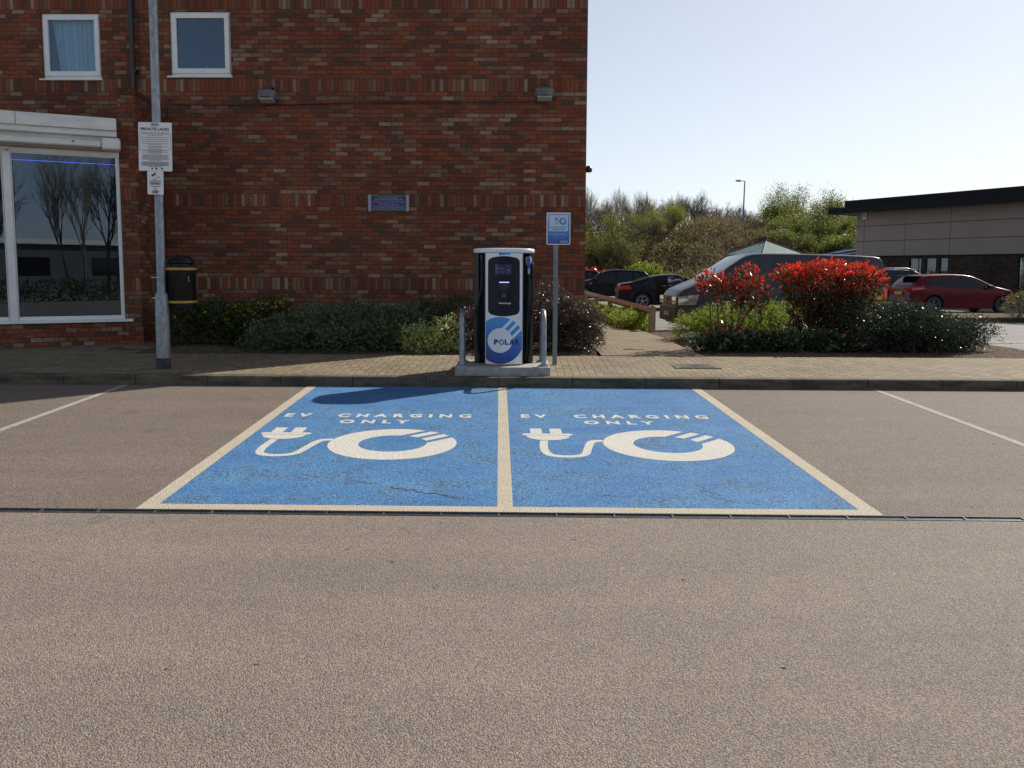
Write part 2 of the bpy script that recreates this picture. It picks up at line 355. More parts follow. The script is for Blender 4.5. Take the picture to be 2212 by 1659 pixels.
m_iron = M('cast_iron_cover', (.16, .13, .115), .7, .35, 30, metal=.3, bump=.5)
m_slot = M('drain_metal', (.045, .05, .055), .5, .3, 14, metal=.5)
m_slotl = M('drain_edge_metal', (.12, .125, .13), .45, .3, 14, metal=.6)
m_silver = M('silver_alloy', (.42, .43, .45), .35, .1, 20, metal=.8)
m_skin = M('skin', (.42, .25, .18), .6, .1, 20)
m_chipw = M('charger_white', (.77, .77, .80), .28, .03, 3, coat=.3)

def glass_pane(name, tint=(.02, .025, .03), refl=.16, see=True, rough=.0):
    g = NG(name); tr = g.new('ShaderNodeBsdfTransparent'); tr.inputs[0].default_value = (.66, .76, .82, 1); gl = g.new('ShaderNodeBsdfGlossy'); gl.inputs['Roughness'].default_value = rough
    gl.inputs[0].default_value = (.46, .60, .78, 1)
    fr = g.new('ShaderNodeFresnel'); fr.inputs[0].default_value = 1.5; f = g.m('ADD', g.m('MULTIPLY', fr.outputs[0], 1.6), refl-.064, clamp=True)
    mx = g.new('ShaderNodeMixShader'); g.l.new(f, mx.inputs[0]); g.l.new(tr.outputs[0], mx.inputs[1]); g.l.new(gl.outputs[0], mx.inputs[2]); g.l.new(mx.outputs[0], g.o.inputs[0]); return g.mat
m_pane = glass_pane('window_glass', refl=.15)
g = NG('car_glass'); m_carglass = g.set(base=(.008, .010, .012), rough=.03, spec=.5, ior=1.5)
def carpaint(name, c, metal=.35, rough=.32):
    g = NG(name); n = g.noise(g.coord(), 400, 1); return g.set(base=g.mix(n, tuple(k*.85 for k in c), c), rough=rough, metal=metal, coat=.12, coatr=.05, spec=.25)
m_lampred = NG('red_lens').set(base=(.55, .012, .012), rough=.12, coat=1.)
m_lampclr = M('headlamp_lens', (.42, .40, .38), .12, .4, 18, metal=.5, coat=1)
m_plate = M('yellow_number_plate', (.62, .36, .03), .4, .1, 20)
m_platew = M('white_number_plate', (.45, .42, .38), .4, .1, 20)
m_bumpers = M('grey_plastic', (.055, .052, .05), .55, .2, 20)

def leafmat(name, c, tr=.35, rough=.4, spec=.5, tc=None):
    g = NG(name); n = g.noise(g.coord(), 3, 2); base = g.mix(n, tuple(k*.7 for k in c), tuple(k*1.25 for k in c)); g.set(base=base, rough=rough, spec=spec)
    t = g.new('ShaderNodeBsdfTranslucent'); t.inputs[0].default_value = (*(tc or tuple(min(1, k*1.6) for k in c)), 1)
    mx = g.new('ShaderNodeMixShader'); mx.inputs[0].default_value = tr; g.l.new(g.p.outputs[0], mx.inputs[1]); g.l.new(t.outputs[0], mx.inputs[2]); g.l.new(mx.outputs[0], g.o.inputs[0]); return g.mat
m_bark = M('bark', (.085, .065, .05), .9, .4, 6, bump=.5)
m_barkp = M('pale_bark', (.20, .165, .125), .9, .3, 6)

# ------------------------------------------------------------------ foliage
def leaves(me_list, c, d, n, L, size, spread, nm, asp=.45, weights=None, rng=RG):
    """sprigs: c centres (k,3), d directions (k,3); n leaves on each, on a twig of length L"""
    k = len(c); C = np.repeat(c, n, 0); D = np.repeat(d, n, 0); t = rng.random((k*n, 1))
    p = C+D*L*t+rng.normal(0, spread, (k*n, 3))
    a = D*.9+rng.normal(0, .62, (k*n, 3)); a /= np.linalg.norm(a, axis=1, keepdims=True)+1e-9
    b = np.cross(a, rng.normal(0, 1, (k*n, 3))); b /= np.linalg.norm(b, axis=1, keepdims=True)+1e-9
    s = size*rng.uniform(.65, 1.35, (k*n, 1)); w = s*asp
    v = np.stack([p, p+a*s*.5+b*w*.5, p+a*s, p+a*s*.5-b*w*.5], 1).reshape(-1, 3)
    f = np.arange(k*n*4).reshape(-1, 4)
    mi = rng.choice(nm, k*n, p=weights) if not callable(weights) else weights(p, t[:, 0])
    me_list.append((v, f, mi))
def leaf_mesh(name, lst, mats, tubes=None):
    vs = [a for a, _, _ in lst]; off = 0; fs = []; ms = []
    for a, f, m in lst: fs.append(f+off); off += len(a); ms.append(m)
    V = np.concatenate(vs); Fq = np.concatenate(fs); MI = np.concatenate(ms)
    me = bpy.data.meshes.new(name); me.vertices.add(len(V)); me.vertices.foreach_set('co', V.astype(np.float32).ravel())
    me.loops.add(Fq.size); me.loops.foreach_set('vertex_index', Fq.astype(np.int32).ravel())
    me.polygons.add(len(Fq)); me.polygons.foreach_set('loop_start', np.arange(0, Fq.size, 4, dtype=np.int32)); me.polygons.foreach_set('loop_total', np.full(len(Fq), 4, np.int32))
    for x in mats: me.materials.append(x)
    me.polygons.foreach_set('material_index', MI.astype(np.int32)); me.update(); me.validate(); return me
def blob_points(blobs, n, rng, lump=.22, fill=.35, flat=-.3):
    """points through the volumes of ellipsoid lumps, mostly near the skin; direction = outward+up"""
    vol = np.array([b[3]*b[4]*b[5] for b in blobs])**.67; pr = vol/vol.sum(); idx = rng.choice(len(blobs), n, p=pr)
    B = np.array(blobs, float)[idx]; u = rng.normal(0, 1, (n, 3)); u /= np.linalg.norm(u, axis=1, keepdims=True)
    u[:, 2] = np.where(u[:, 2] < -.95, -u[:, 2], u[:, 2])
    lm = 1+lump*np.sin(u[:, :1]*7+B[:, :1]*9)*np.sin(u[:, 1:2]*6+B[:, 1:2]*5)*np.cos(u[:, 2:]*8+1)
    r = np.where(rng.random((n, 1)) < fill, rng.uniform(.3, .9, (n, 1)), rng.uniform(.86, 1.02, (n, 1)))*lm
    c = B[:, :3]+u*B[:, 3:]*r; c[:, 2] = np.where(c[:, 2] < .03, rng.uniform(.02, .22, n), c[:, 2]); d = u+np.array([0, 0, .5])+rng.normal(0, .3, (n, 3)); d /= np.linalg.norm(d, axis=1, keepdims=True); return c, d
def shrub(name, label, cat, base, blobs, n, mats, size, per=9, L=.12, spread=.02, asp=.45, weights=None, group=None, stems=7, bark=None, extra=None, lump=.22, fill=.35, seed=1, zs=1.0, up=0, xs=1.0):
    rng = np.random.default_rng(seed); t = thing(name, label, cat, base, 0, group); t.scale = (xs, 1, zs)
    c, d = blob_points(blobs, n, rng, lump, fill); lst = []
    if up: d = d*(1-up)+np.array([0, 0, up]); d /= np.linalg.norm(d, axis=1, keepdims=True)
    leaves(lst, c, d, per, L, size, spread, len(mats), asp, weights, rng)
    if extra: extra(lst, rng)
    link('foliage', leaf_mesh('foliage', lst, mats), t)
    b = MB(); r2 = random.Random(seed)
    for i in range(stems):
        bl = blobs[i % len(blobs)]; x0 = bl[0]*.5+r2.uniform(-.08, .08); y0 = bl[1]*.5
        b.tube([(x0, y0, 0), (x0*.6+bl[0]*.4+r2.uniform(-.05, .05), bl[1]*.7, bl[2]*.5), (bl[0]+r2.uniform(-.5, .5)*bl[3], bl[1]+r2.uniform(-.5, .5)*bl[4], bl[2]+bl[5]*.6)], [.016, .012, .005], 5)
    obj('stem', b, bark or m_bark, t); return t

# ------------------------------------------------------------------ ground
def sheet(mb, poly_fn, x0, x1, nx, y0f, y1f, ny, zf, m=0):
    mb.grid(lambda a, b: (x0+(x1-x0)*a, y0f(x0+(x1-x0)*a)*(1-b)+y1f(x0+(x1-x0)*a)*b, zf(x0+(x1-x0)*a, y0f(x0+(x1-x0)*a)*(1-b)+y1f(x0+(x1-x0)*a)*b)), nx, ny, m)
b = MB(); b.quad((-400, -400, -.06), (500, -400, -.06), (500, 900, -.06), (-400, 900, -.06)); struct('ground', b, m_park)
b = MB(); sheet(b, None, -45, 60, 2, lambda x: -60, lambda x: DY(x)-.055, 2, lambda x, y: 0); struct('road', b, m_road)
b = MB(); sheet(b, None, -45, 60, 2, lambda x: DY(x)+.03, KY, 2, bz); struct('parking_bay_surface', b, m_bay)
# back car park
b = MB(); b.quad((-20, 17.2, -.01), (80, 17.2, -.01), (80, 62, -.01), (-20, 62, -.01)); struct('rear_car_park', b, m_park)
# slot drain
t = thing('slot_drain', 'long dark steel slot drain crossing the asphalt in front of the blue bays', 'drain', (0, DY(0), 0), math.atan(SK))
b = MB(); b.box(-45, 45, -.055, .03, -.05, -.006); obj('channel', b, m_slot, t)
b = MB(); b.box(-45, 45, -.055, -.045, -.02, .004); b.box(-45, 45, .022, .03, -.02, .004)
for i in range(-40, 41): b.box(i*.375-.006, i*.375+.006, -.045, .022, -.006, .002)
obj('edge_rail', b, m_slotl, t)
# kerb
t = thing('kerb', 'row of grey concrete kerb units between paved footway and parking bays', 'kerb', (0, 10.03, 0), math.atan(SK))
b = MB()
for i in range(-42, 60):
    x = i*.915; z = rnd.uniform(-.002, .002); b.prism([(0, 0), (0, 0)], 0, 0) if False else None
    M4 = Matrix.Translation((x+.003, 0, 0)) @ Matrix.Rotation(math.pi/2, 4, 'Z')
    b.add([M4 @ Vector((yy, -xx, zz)) for xx in (0, .909) for (yy, zz) in ((0, -.02), (.0, .215+z), (.012, .236+z), (.03, .242+z), (.125, .243+z), (.125, -.02))],
          [(0, 1, 7, 6), (1, 2, 8, 7), (2, 3, 9, 8), (3, 4, 10, 9), (4, 5, 11, 10), (0, 5, 4, 3, 2, 1), (6, 7, 8, 9, 10, 11)])
obj('kerb_stones', b, m_kerb, t)
# footway
FB = lambda x: 12.16+SK*(x-1.55)                        # back edge of the footway
b = MB(); sheet(b, None, -45, 60, 20, lambda x: KY(x)+.126, FB, 3, pz); sheet(b, None, -45, -5.6, 4, FB, lambda x: 15.2, 3, pz); struct('footway', b, m_pave)
PL = lambda y: 1.56; PR = lambda y: 3.06 if y > 13 else 3.06+(13-y)*.06
def pathz(y): return .29+.014*(min(y, 15)-12.2) if y < 15 else max(.05, .33-(y-15)*.02)
b = MB(); b.grid(lambda a, c: ((lambda y: (PL(y)*(1-a)+PR(y)*a, y+SK*a*1.5*(1-c), pathz(y)+.002))(12.2-.0+(34-12.2)*c)), 3, 24); struct('path', b, m_path)
# soil beds
m2 = lambda x: 0
def soilz(x, y): return .255+.02*math.sin(x*3.1+y)*math.sin(y*2.3)+.012*(y-12)
b = MB(); b.grid(lambda a, c: (-6.2+7.74*a, 12.17+SK*(-6.2+7.72*a-1.55)+2.7*c, soilz(a*7.7, 12+2.7*c)+.045*min(1, c*6)*min(1, (1-a)*30)), 30, 12); struct('left_bed_soil', b, m_soil, True)
b = MB(); b.grid(lambda a, c: (2.95+5.5*a, (12.12+SK*(1.4+5.5*a))+(5.4-1.5*a)*c, soilz(a*5, 12+4*c)+.05*min(1, a*8)*min(1, c*5)-.28*max(0, (c-.8)*5)**2), 40, 24); struct('right_bed_soil', b, m_soil, True)
b = MB(); b.grid(lambda a, c: (2.95+1.1*a, 15.6+17*c, pathz(15.6+17*c)-.03-.2*a*a), 4, 20); struct('rail_bed_soil', b, m_soil, True)
# edging between footway and right-hand car park
t = None
b = MB(); b.grid(lambda a, c: (8.3+30*a, 12.3-.03*(7+30*a)+3*a*0+(.12)*c, .29), 2, 1); b.box(8.2, 45, 12.02, 12.09, -.02, .30, 0, Matrix.Rotation(SK*.6, 4, 'Z'))
tag(obj('kerb', b, m_kerb), 'low edging kerb behind the footway at the right edge', 'kerb')
b = MB(); b.quad((7.9, 12.3, .02), (60, 11.2, .02), (60, 18, -.004), (7.9, 18, -.004)); struct('side_car_park', b, m_park)
b = MB()
for (p0, p1) in (((2118, 742), (2212, 750)), ((2118, 739), (2212, 738))):
    a = on_z(*p0, .03); c = on_z(*p1, .03); b.quad((a.x, a.y-.04, .03), (c.x, c.y-.04, .03), (c.x, c.y+.04, .03), (a.x, a.y+.04, .03))
    c2 = a+(c-a)*6
struct('side_bay_lines', b, m_oldline)
b = MB()
for py in (668.5, 682, 692, 706):
    a = on_z(1416, py, 0.0); b.quad((a.x-.3, a.y-.05, 0), (a.x+3.2, a.y-.05, 0), (a.x+3.2, a.y+.05, 0), (a.x-.3, a.y+.05, 0))
for px in (1300, 1420, 1700, 1900, 1950):
    a = on_z(px, 668, 0.0); b.quad((a.x-.05, a.y-2, 0), (a.x+.05, a.y-2, 0), (a.x+.05, a.y+2.6, 0), (a.x-.05, a.y+2.6, 0))
struct('rear_bay_lines', b, m_oldline)
# mulch island and its kerb at the right
a0 = on_z(1955, 686, .1); a1 = on_z(2212, 692, .1)
b = MB(); b.grid(lambda a, c: (a0.x-1+22*a, a0.y-.4+(a1.y-a0.y)*a*1+3.2*c-.5*a, .13+.05*math.sin(c*3.14)), 20, 6); struct('island_soil', b, m_soil, True)
b = MB(); b.box(a0.x-1.2, a0.x+24, a0.y-.62, a0.y-.48, -.02, .14); tag(obj('kerb', b, m_kerb), 'grey kerb along the mulched island in front of the red hatchback', 'kerb')

# ------------------------------------------------------------------ painted markings
XL, XM, XR = -2.394, .043, 2.50
def lay(mb, x0, x1, ya, yb, h, m=0, n=1): mb.grid(lambda a, c: ((lambda x: (lambda y: (x, y, bz(x, y)+h))(ya(x)*(1-c)+yb(x)*c))(x0+(x1-x0)*a)), n, 4, m)
YF = lambda x: DY(x)+.035; YB = lambda x: KY(x)-.004; YI = lambda x: DY(x)+.145
for (x0, x1) in ((XL+.115, XM-.052), (XM+.052, XR-.115)):
    b = MB(); lay(b, x0, x1, YI, YB, .002); struct('blue_bay_paint', b, m_blue)
b = MB(); lay(b, XL, XL+.115, YF, YB, .0032); lay(b, XR-.115, XR, YF, YB, .0032); lay(b, XM-.052, XM+.052, YF, YB, .0032)
lay(b, XL+.115, XM-.052, YF, YI, .0032); lay(b, XM+.052, XR-.115, YF, YI, .0032); struct('bay_lines', b, m_cream)
b = MB()
for x in (-4.70, 4.66, -7.1, 7.1): lay(b, x-.04, x+.04, lambda q: DY(q)+.2, YB, .002)
struct('bay_lines', b, m_oldline)
def ring_pts(R, r, nb=4, seg=64, clip=None):
    """the broken ring with two slanted bars at its upper right, in (x,z); b-limits scaled from R=545"""
    k = R/545; mb = MB(); B1, B2 = 178*k, -188*k
    def P(x, y):
        if clip: x = max(-clip, min(clip, x))
        return (x, 0, y)
    vs = []; fs = []
    for i in range(nb+1):
        q = r+(R-r)*i/nb; th0 = math.pi/4+math.asin(B1/q); th1 = math.pi/4+math.asin(B2/q)+2*math.pi
        for j in range(seg+1):
            th = th0+(th1-th0)*j/seg; vs.append(P(q*math.cos(th), q*math.sin(th)))
    for i in range(nb):
        for j in range(seg): o = i*(seg+1)+j; fs.append((o, o+seg+1, o+seg+2, o+1))
    mb.add(vs, fs)
    for (lo, hi) in ((25*k, 112*k), (-125*k, -37*k)):
        vs = []; fs = []
        for i in range(5):
            bb = lo+(hi-lo)*i/4; a0, a1 = math.sqrt(r*r-bb*bb), math.sqrt(R*R-bb*bb)
            for a in (a0, a1): vs.append(P((a-bb)/math.sqrt(2), (a+bb)/math.sqrt(2)))
        for i in range(4): fs.append((2*i, 2*i+1, 2*i+3, 2*i+2))
        mb.add(vs, fs)
    return mb
def catmull(pts, n=6):
    P = [Vector(p) for p in pts]; P = [P[0]*2-P[1]]+P+[P[-1]*2-P[-2]]; out = []
    for i in range(1, len(P)-2):
        for k in range(n):
            t = k/n; out.append(.5*((2*P[i])+(P[i+1]-P[i-1])*t+(2*P[i-1]-5*P[i]+4*P[i+1]-P[i+2])*t*t+(3*P[i]-P[i-1]-3*P[i+1]+P[i+2])*t**3))
    out.append(P[-2]); return out
def plug_logo(k=1.0):
    """ring, wavy cable and plug; ring radius .567, ring centred on 0"""
    mb = ring_pts(.567, .30)
    path = catmull([(-.555, 0, .13), (-.66, 0, .085), (-.715, 0, -.13), (-.765, 0, -.36), (-.86, 0, -.435), (-.99, 0, -.435), (-1.075, 0, -.36), (-1.10, 0, -.16), (-1.085, 0, .12)])
    w = .036; vs = []; n = len(path)
    for i, p in enumerate(path):
        d = (path[min(i+1, n-1)]-path[max(0, i-1)]).normalized(); q = Vector((-d.z, 0, d.x)); ww = w*1.0; vs += [p+q*ww, p-q*ww]
    mb.add(vs, [(2*i, 2*i+1, 2*i+3, 2*i+2) for i in range(n-1)])
    cx = -1.04; vs = [(cx-.20, 0, .315), (cx+.20, 0, .315)]+[(cx+.20*math.cos(t), 0, .30-.165*math.sin(t)) for t in [math.pi*i/12 for i in range(13)]]
    mb.add(vs, [tuple(range(len(vs)-1, -1, -1))])
    vs = [(cx-.235, 0, .345), (cx-.22, 0, .325), (cx+.22, 0, .325), (cx+.235, 0, .345), (cx+.235, 0, .375), (cx+.21, 0, .40), (cx-.21, 0, .40), (cx-.235, 0, .375)]; mb.add(vs, [tuple(range(8))])
    for x in (-.10, .085): mb.add([(cx+x-.055, 0, .405), (cx+x+.055, 0, .405), (cx+x+.055, 0, .61), (cx+x-.055, 0, .61)], [(0, 1, 2, 3)])
    if k != 1: mb.v = [(p[0]*k, 0, p[2]*k) for p in mb.v]
    return mb
for (cx, cy) in ((-.94, 7.07), (1.492, 7.02)):
    b = MB(); G = lambda x, y, z: (cx+x, cy+z+SK*x, bz(cx+x, cy+z)+.0036)
    put(b, plug_logo(), G)
    put(b, text_mb('EV  CHARGING', 1.92, .175, .045, 1.7), lambda x, y, z: G(x-.305, 0, z+1.20))
    put(b, text_mb('ONLY', .70, .165, .045, 1.7), lambda x, y, z: G(x-.295, 0, z+.90))
    struct('bay_marking', b, m_white)
# cracks in the left bay and in the right one
b = MB()
def crack(x0, y0, x1, y1, wd, seed):
    r = random.Random(seed); pts = [(x0+(x1-x0)*i/24+r.uniform(-.012, .012), y0+(y1-y0)*i/24+r.uniform(-.02, .02)) for i in range(25)]
    for i in range(24):
        (xa, ya), (xb, yb) = pts[i], pts[i+1]; w1 = wd*r.uniform(.3, 1.2)*math.sin(math.pi*(i+.5)/24)
        b.quad((xa, ya-w1, bz(xa, ya)+.0045), (xb, yb-w1, bz(xb, yb)+.0045), (xb, yb+w1, bz(xb, yb)+.0045), (xa, ya+w1, bz(xa, ya)+.0045))
crack(-.85, 5.78, -.18, 5.42, .008, 3); crack(-.5, 5.62, -.1, 5.38, .005, 5); crack(-1.2, 5.95, -.8, 5.76, .006, 6)
crack(1.45, 5.55, 1.62, 5.35, .009, 8); crack(1.42, 5.68, 1.58, 5.52, .007, 9); crack(.65, 5.55, .9, 5.5, .008, 10); crack(-.62, 6.35, -.48, 6.05, .004, 11)
struct('surface_cracks', b, M('crack_dark', (.075, .068, .06), .95, .3, 20))
b = MB(); r = random.Random(5)
for i in range(70):
    x, y = r.uniform(-5, 5), r.uniform(2.0, 9.8); s = r.uniform(.004, .012); a = r.uniform(0, 3)
    z = bz(x, y)+.011; b.add([(x+s*math.cos(a+k*1.57)*(1 if k % 2 else 2), y+s*math.sin(a+k*1.57), z) for k in range(4)], [(0, 1, 2, 3)])
tag(obj('litter', b, M('leaf_litter', (.16, .11, .07), .9, .5, 3)), 'small scattered bits of leaf and grit over the asphalt', 'litter', kind='stuff')

# ------------------------------------------------------------------ hotel building
FA = -SK; F0 = Vector((1.55, 14.7, 0))
bld = thing('brick_building', 'tall red brick building in shade with two upper windows and a projecting glazed bay', 'building', F0, -FA)
BM = wm(bld); BI = BM.inverted()
def FP(px, py, d=0):
    """photo pixel -> (x, z) on the facade, in the building's own frame (d = metres in front of the wall)"""
    o = BI @ Vector((0, 0, EYE)); r = BI.to_3x3() @ ray(px, py); t = (-d-o.y)/r.y; p = o+r*t; return p.x, p.z
def FW(px, py, d=0): x, z = FP(px, py, d); return BM @ Vector((x, -d, z))
zz = lambda y: FP(700, y)[1]
bands = [(zz(197), zz(197)+.225), (zz(449), zz(449)+.225), (zz(624), zz(624)+.225), (zz(17), zz(17)+.225)]
bands = [(round(a/.075)*.075, round(a/.075)*.075+.225) for a, _ in bands]
m_brick = brick_mat('red_multi_brick', bands, BR)
Wn = []
for (xa, ya, xb, yb) in ((86, 28, 220, 174), (364, 24, 500, 168)):
    x0, z1 = FP(xa, ya); x1, z0 = FP(xb, yb); Wn.append((x0, x1, z0, z1))
def wall_holes(mb, x0, x1, z0, z1, holes, th, M4=None):
    xs = sorted({x0, x1, *[h[0] for h in holes], *[h[1] for h in holes]}); zs = sorted({z0, z1, *[h[2] for h in holes], *[h[3] for h in holes]})
    T = (lambda p: M4 @ Vector(p)) if M4 is not None else (lambda p: p)
    for i in range(len(xs)-1):
        for j in range(len(zs)-1):
            cx, cz = (xs[i]+xs[i+1])/2, (zs[j]+zs[j+1])/2
            if any(h[0] < cx < h[1] and h[2] < cz < h[3] for h in holes): continue
            mb.quad(T((xs[i], 0, zs[j])), T((xs[i+1], 0, zs[j])), T((xs[i+1], 0, zs[j+1])), T((xs[i], 0, zs[j+1])))
    for (a, c, e, f) in holes:
        mb.quad(T((a, 0, e)), T((a, th, e)), T((a, th, f)), T((a, 0, f))); mb.quad(T((c, 0, e)), T((c, 0, f)), T((c, th, f)), T((c, th, e)))
        mb.quad(T((a, 0, f)), T((a, th, f)), T((c, th, f)), T((c, 0, f))); mb.quad(T((a, 0, e)), T((c, 0, e)), T((c, th, e)), T((a, th, e)))
HT = 9.6
XP = FP(340, 300)[0]                                    # where the pier meets the facade
b = MB(); wall_holes(b, -16, 0, -.1, HT, Wn+[(-13, XP-.35, -.1, 3.9)], .16)
b.quad((0, 0, -.1), (0, 13, -.1), (0, 13, HT), (0, 0, HT)); b.quad((0, 13, -.1), (-16, 13, -.1), (-16, 13, HT), (0, 13, HT)); b.quad((-16, 13, -.1), (-16, 0, -.1), (-16, 0, HT), (-16, 13, HT))
obj('wall', b, m_brick, bld)
b = MB(); b.box(-16.3, .3, -.3, 13.3, HT, HT+.18); b.add([(-16.3, -.3, HT+.185), (.3, -.3, HT+.185), (.3, 13.3, HT+.185), (-16.3, 13.3, HT+.185), (-13, 6.5, HT+2.0), (-3, 6.5, HT+2.0)], [(0, 1, 5, 4), (1, 2, 5), (2, 3, 4, 5), (3, 0, 4)])
obj('roof', b, M('roof_tiles', (.06, .045, .04), .8, .3, 3), bld)
# inner rooms (so the panes have something dark behind them)
b = MB()
for (x0, x1, z0, z1) in Wn: b.add([(x, y, z) for x in (x0-.8, x1+.8) for y in (.2, 3) for z in (z0-.8, z1+.5)], [(2, 3, 7, 6), (0, 1, 3, 2), (4, 5, 7, 6), (1, 3, 7, 5), (0, 2, 6, 4)])
b.add([(x, y, z) for x in (-12.5, XP-.36) for y in (-.0, 6) for z in (.33, 3.9)], [(2, 3, 7, 6), (0, 1, 3, 2), (4, 5, 7, 6), (1, 3, 7, 5), (0, 2, 6, 4)])
obj('interior', b, m_room, bld)
def frame(mb, x0, x1, z0, z1, t, y0, y1, m=0):
    mb.box(x0, x1, y0, y1, z0, z0+t, m); mb.box(x0, x1, y0, y1, z1-t, z1, m); mb.box(x0, x0+t, y0, y1, z0+t, z1-t, m); mb.box(x1-t, x1, y0, y1, z0+t, z1-t, m)
for i, (x0, x1, z0, z1) in enumerate(Wn):
    b = MB(); frame(b, x0, x1, z0+.03, z1, .055, .045, .11); frame(b, x0+.03, x1-.03, z0+.085, z1-.028, .085, .02, .10)
    xv = (x0+x1)/2-.1; b.box(xv-.27, xv+.27, .028, .046, z1-.035, z1-.012)
    wn = obj('window', b, m_pvc, bld, bev=.006)
    if i == 0: wn['label'] = 'upper left window with a drawn net curtain'
    else: wn['label'] = 'upper right window with bare dark glass'
    b = MB(); b.quad((x0+.11, .06, z0+.165), (x1-.11, .06, z0+.165), (x1-.11, .06, z1-.108), (x0+.11, .06, z1-.108)); obj('pane', b, m_pane, wn)
    b = MB(); b.box(x0-.05, x1+.02, -.035, .12, z0, z0+.028); obj('sill', b, m_pvcd, wn)
    if i == 0:
        g = NG('net_curtain'); g.set(base=(.74, .82, .85), rough=.9)
        b = MB(); b.grid(lambda a, c: (x0+.12+.10*max(0, c*1.0)*(1-a)*0+(x1-x0-.2)*a+(.13*(1-c)*(1-a)**3), .17+.028*math.sin(a*52+math.sin(a*9)*2)+.012*math.sin(a*131), z0+.1+(z1-z0-.16)*c), 140, 4); obj('curtain', b, g.mat, wn, smooth=True)
        b = MB(); b.box(x0+.60, x0+.71, .115, .118, z0+.17, z0+.24); obj('card', b, m_signw, wn)
    else:
        b = MB(); b.box(x0+.60, x0+.615, .10, .11, z0+.14, z0+.24); obj('handle', b, m_pvc, wn)
# pier and bay (worked out in world space)
U0 = Vector((-6.27, 13.68, 0)); UD = Vector((-1.58, -.71, 0)).normalized(); UN = Vector((-UD.y, UD.x, 0))  # UD runs left, UN points in
if UN.y < 0: UN = -UN
BX = Matrix(((-UD.x, UN.x, 0, U0.x), (-UD.y, UN.y, 0, U0.y), (0, 0, 1, 0), (0, 0, 0, 1)))                   # local x runs right along the bay, y inwards
def wcm(mb): mb.v = [tuple(BX @ Vector(p)) for p in mb.v]; return mb
PZ = 4.52
# pier plan: from bay end, along to the corner, then back to the facade
pc = [U0, U0+Vector((.27, .04, 0)), BM @ Vector((XP, 0, 0)), BM @ Vector((XP-.4, .3, 0)), U0+Vector((-.05, .5, 0))]
def ext(mb, poly, z0, z1):
    n = len(poly); mb.add([(p.x, p.y, z0) for p in poly]+[(p.x, p.y, z1) for p in poly], [(i, (i+1) % n, (i+1) % n+n, i+n) for i in range(n)]+[tuple(range(n, 2*n))]); return mb
b = ext(MB(), pc, .0, PZ-.11); obj('bay_pier', b, m_brick, bld, wc=True)
cen = sum(pc, Vector())/5; b = ext(MB(), [cen+(p-cen)*1.03 for p in pc], PZ-.11, PZ); obj('pier_cap', b, brick_mat('capping_brick', [(0, 9)], [(0, (.15, .04, .025)), (.4, (.20, .055, .03)), (.7, (.11, .04, .03))]), bld, wc=True)
b = MB(); b.box(-3.6, 0, .03, .30, 0, .70); obj('bay_base', wcm(b), m_brick, bld, wc=True)
b = MB(); b.box(-3.6, .10, -.05, .3, .705, .735); b.box(-3.6, .12, -.062, -.04, .69, .737); obj('bay_sill', wcm(b), m_pvc, bld, wc=True)
MX = -1.60                                              # centre of the mullion
b = MB()
for (a, c) in ((MX+.005, .0), (-3.6, MX-.005)): frame(b, a, c, .735, 3.44, .06, .02, .09)
b.box(MX-.055, MX+.055, .0, .03, .735, 3.44); b.box(-3.6, 0, .0, .09, 3.40, 3.475); b.box(MX-.075, MX-.065, -.006, .03, .75, 3.40); b.box(MX+.065, MX+.075, -.006, .03, .75, 3.40)
bf = obj('bay_window', wcm(b), m_pvc, bld, wc=True, bev=.005)
for (a, c) in ((MX+.075, -.03), (-3.5, MX-.075)):
    b = MB(); b.quad((a, .05, .80), (c, .05, .80), (c, .05, 3.40), (a, .05, 3.40)); o = link('pane', wcm(b).mesh('pane', m_pane), bf); o.data.transform(BI)
# canopy over the bay
cn = link('canopy', None, bld)
def cp(name, mb, mat, bev=0): o = link(name, wcm(mb).mesh(name, mat), cn); o.data.transform(BI); (bev and o.modifiers.new('b', 'BEVEL').__setattr__('width', bev)); return o
b = MB(); b.box(-3.7, -.02, -.30, .6, 3.78, 3.975); cp('fascia', b, m_pvcd, .008)
b = MB(); b.box(-3.7, -.02, -.25, .6, 3.69, 3.782); cp('fascia', b, m_pvcd, .008)
b = MB(); b.box(-3.7, .0, -.12, .6, 3.59, 3.692); cp('fascia', b, m_pvcd, .006)
b = MB(); b.box(-3.7, -.25, -.30, -.14, 3.505, 3.600); cp('gutter', b, m_pvcd, .02)
b = MB(); b.box(-.24, .03, -.33, -.05, 3.475, 3.655); cp('gutter_end', b, m_pvcd, .02)
b = MB(); b.box(-3.7, .0, -.16, .55, 3.478, 3.52); cp('soffit', b, m_beige)
for x in (-1.42, -3.0): b = MB(); b.box(x, x+.006, -.303, -.299, 3.785, 3.97); cp('joint', b, m_dark)
for x, z in ((-.66, 3.585), (-1.66, 3.595)): b = MB(); b.box(x, x+.03, -.312, -.29, z-.02, z); cp('clip', b, m_dark)
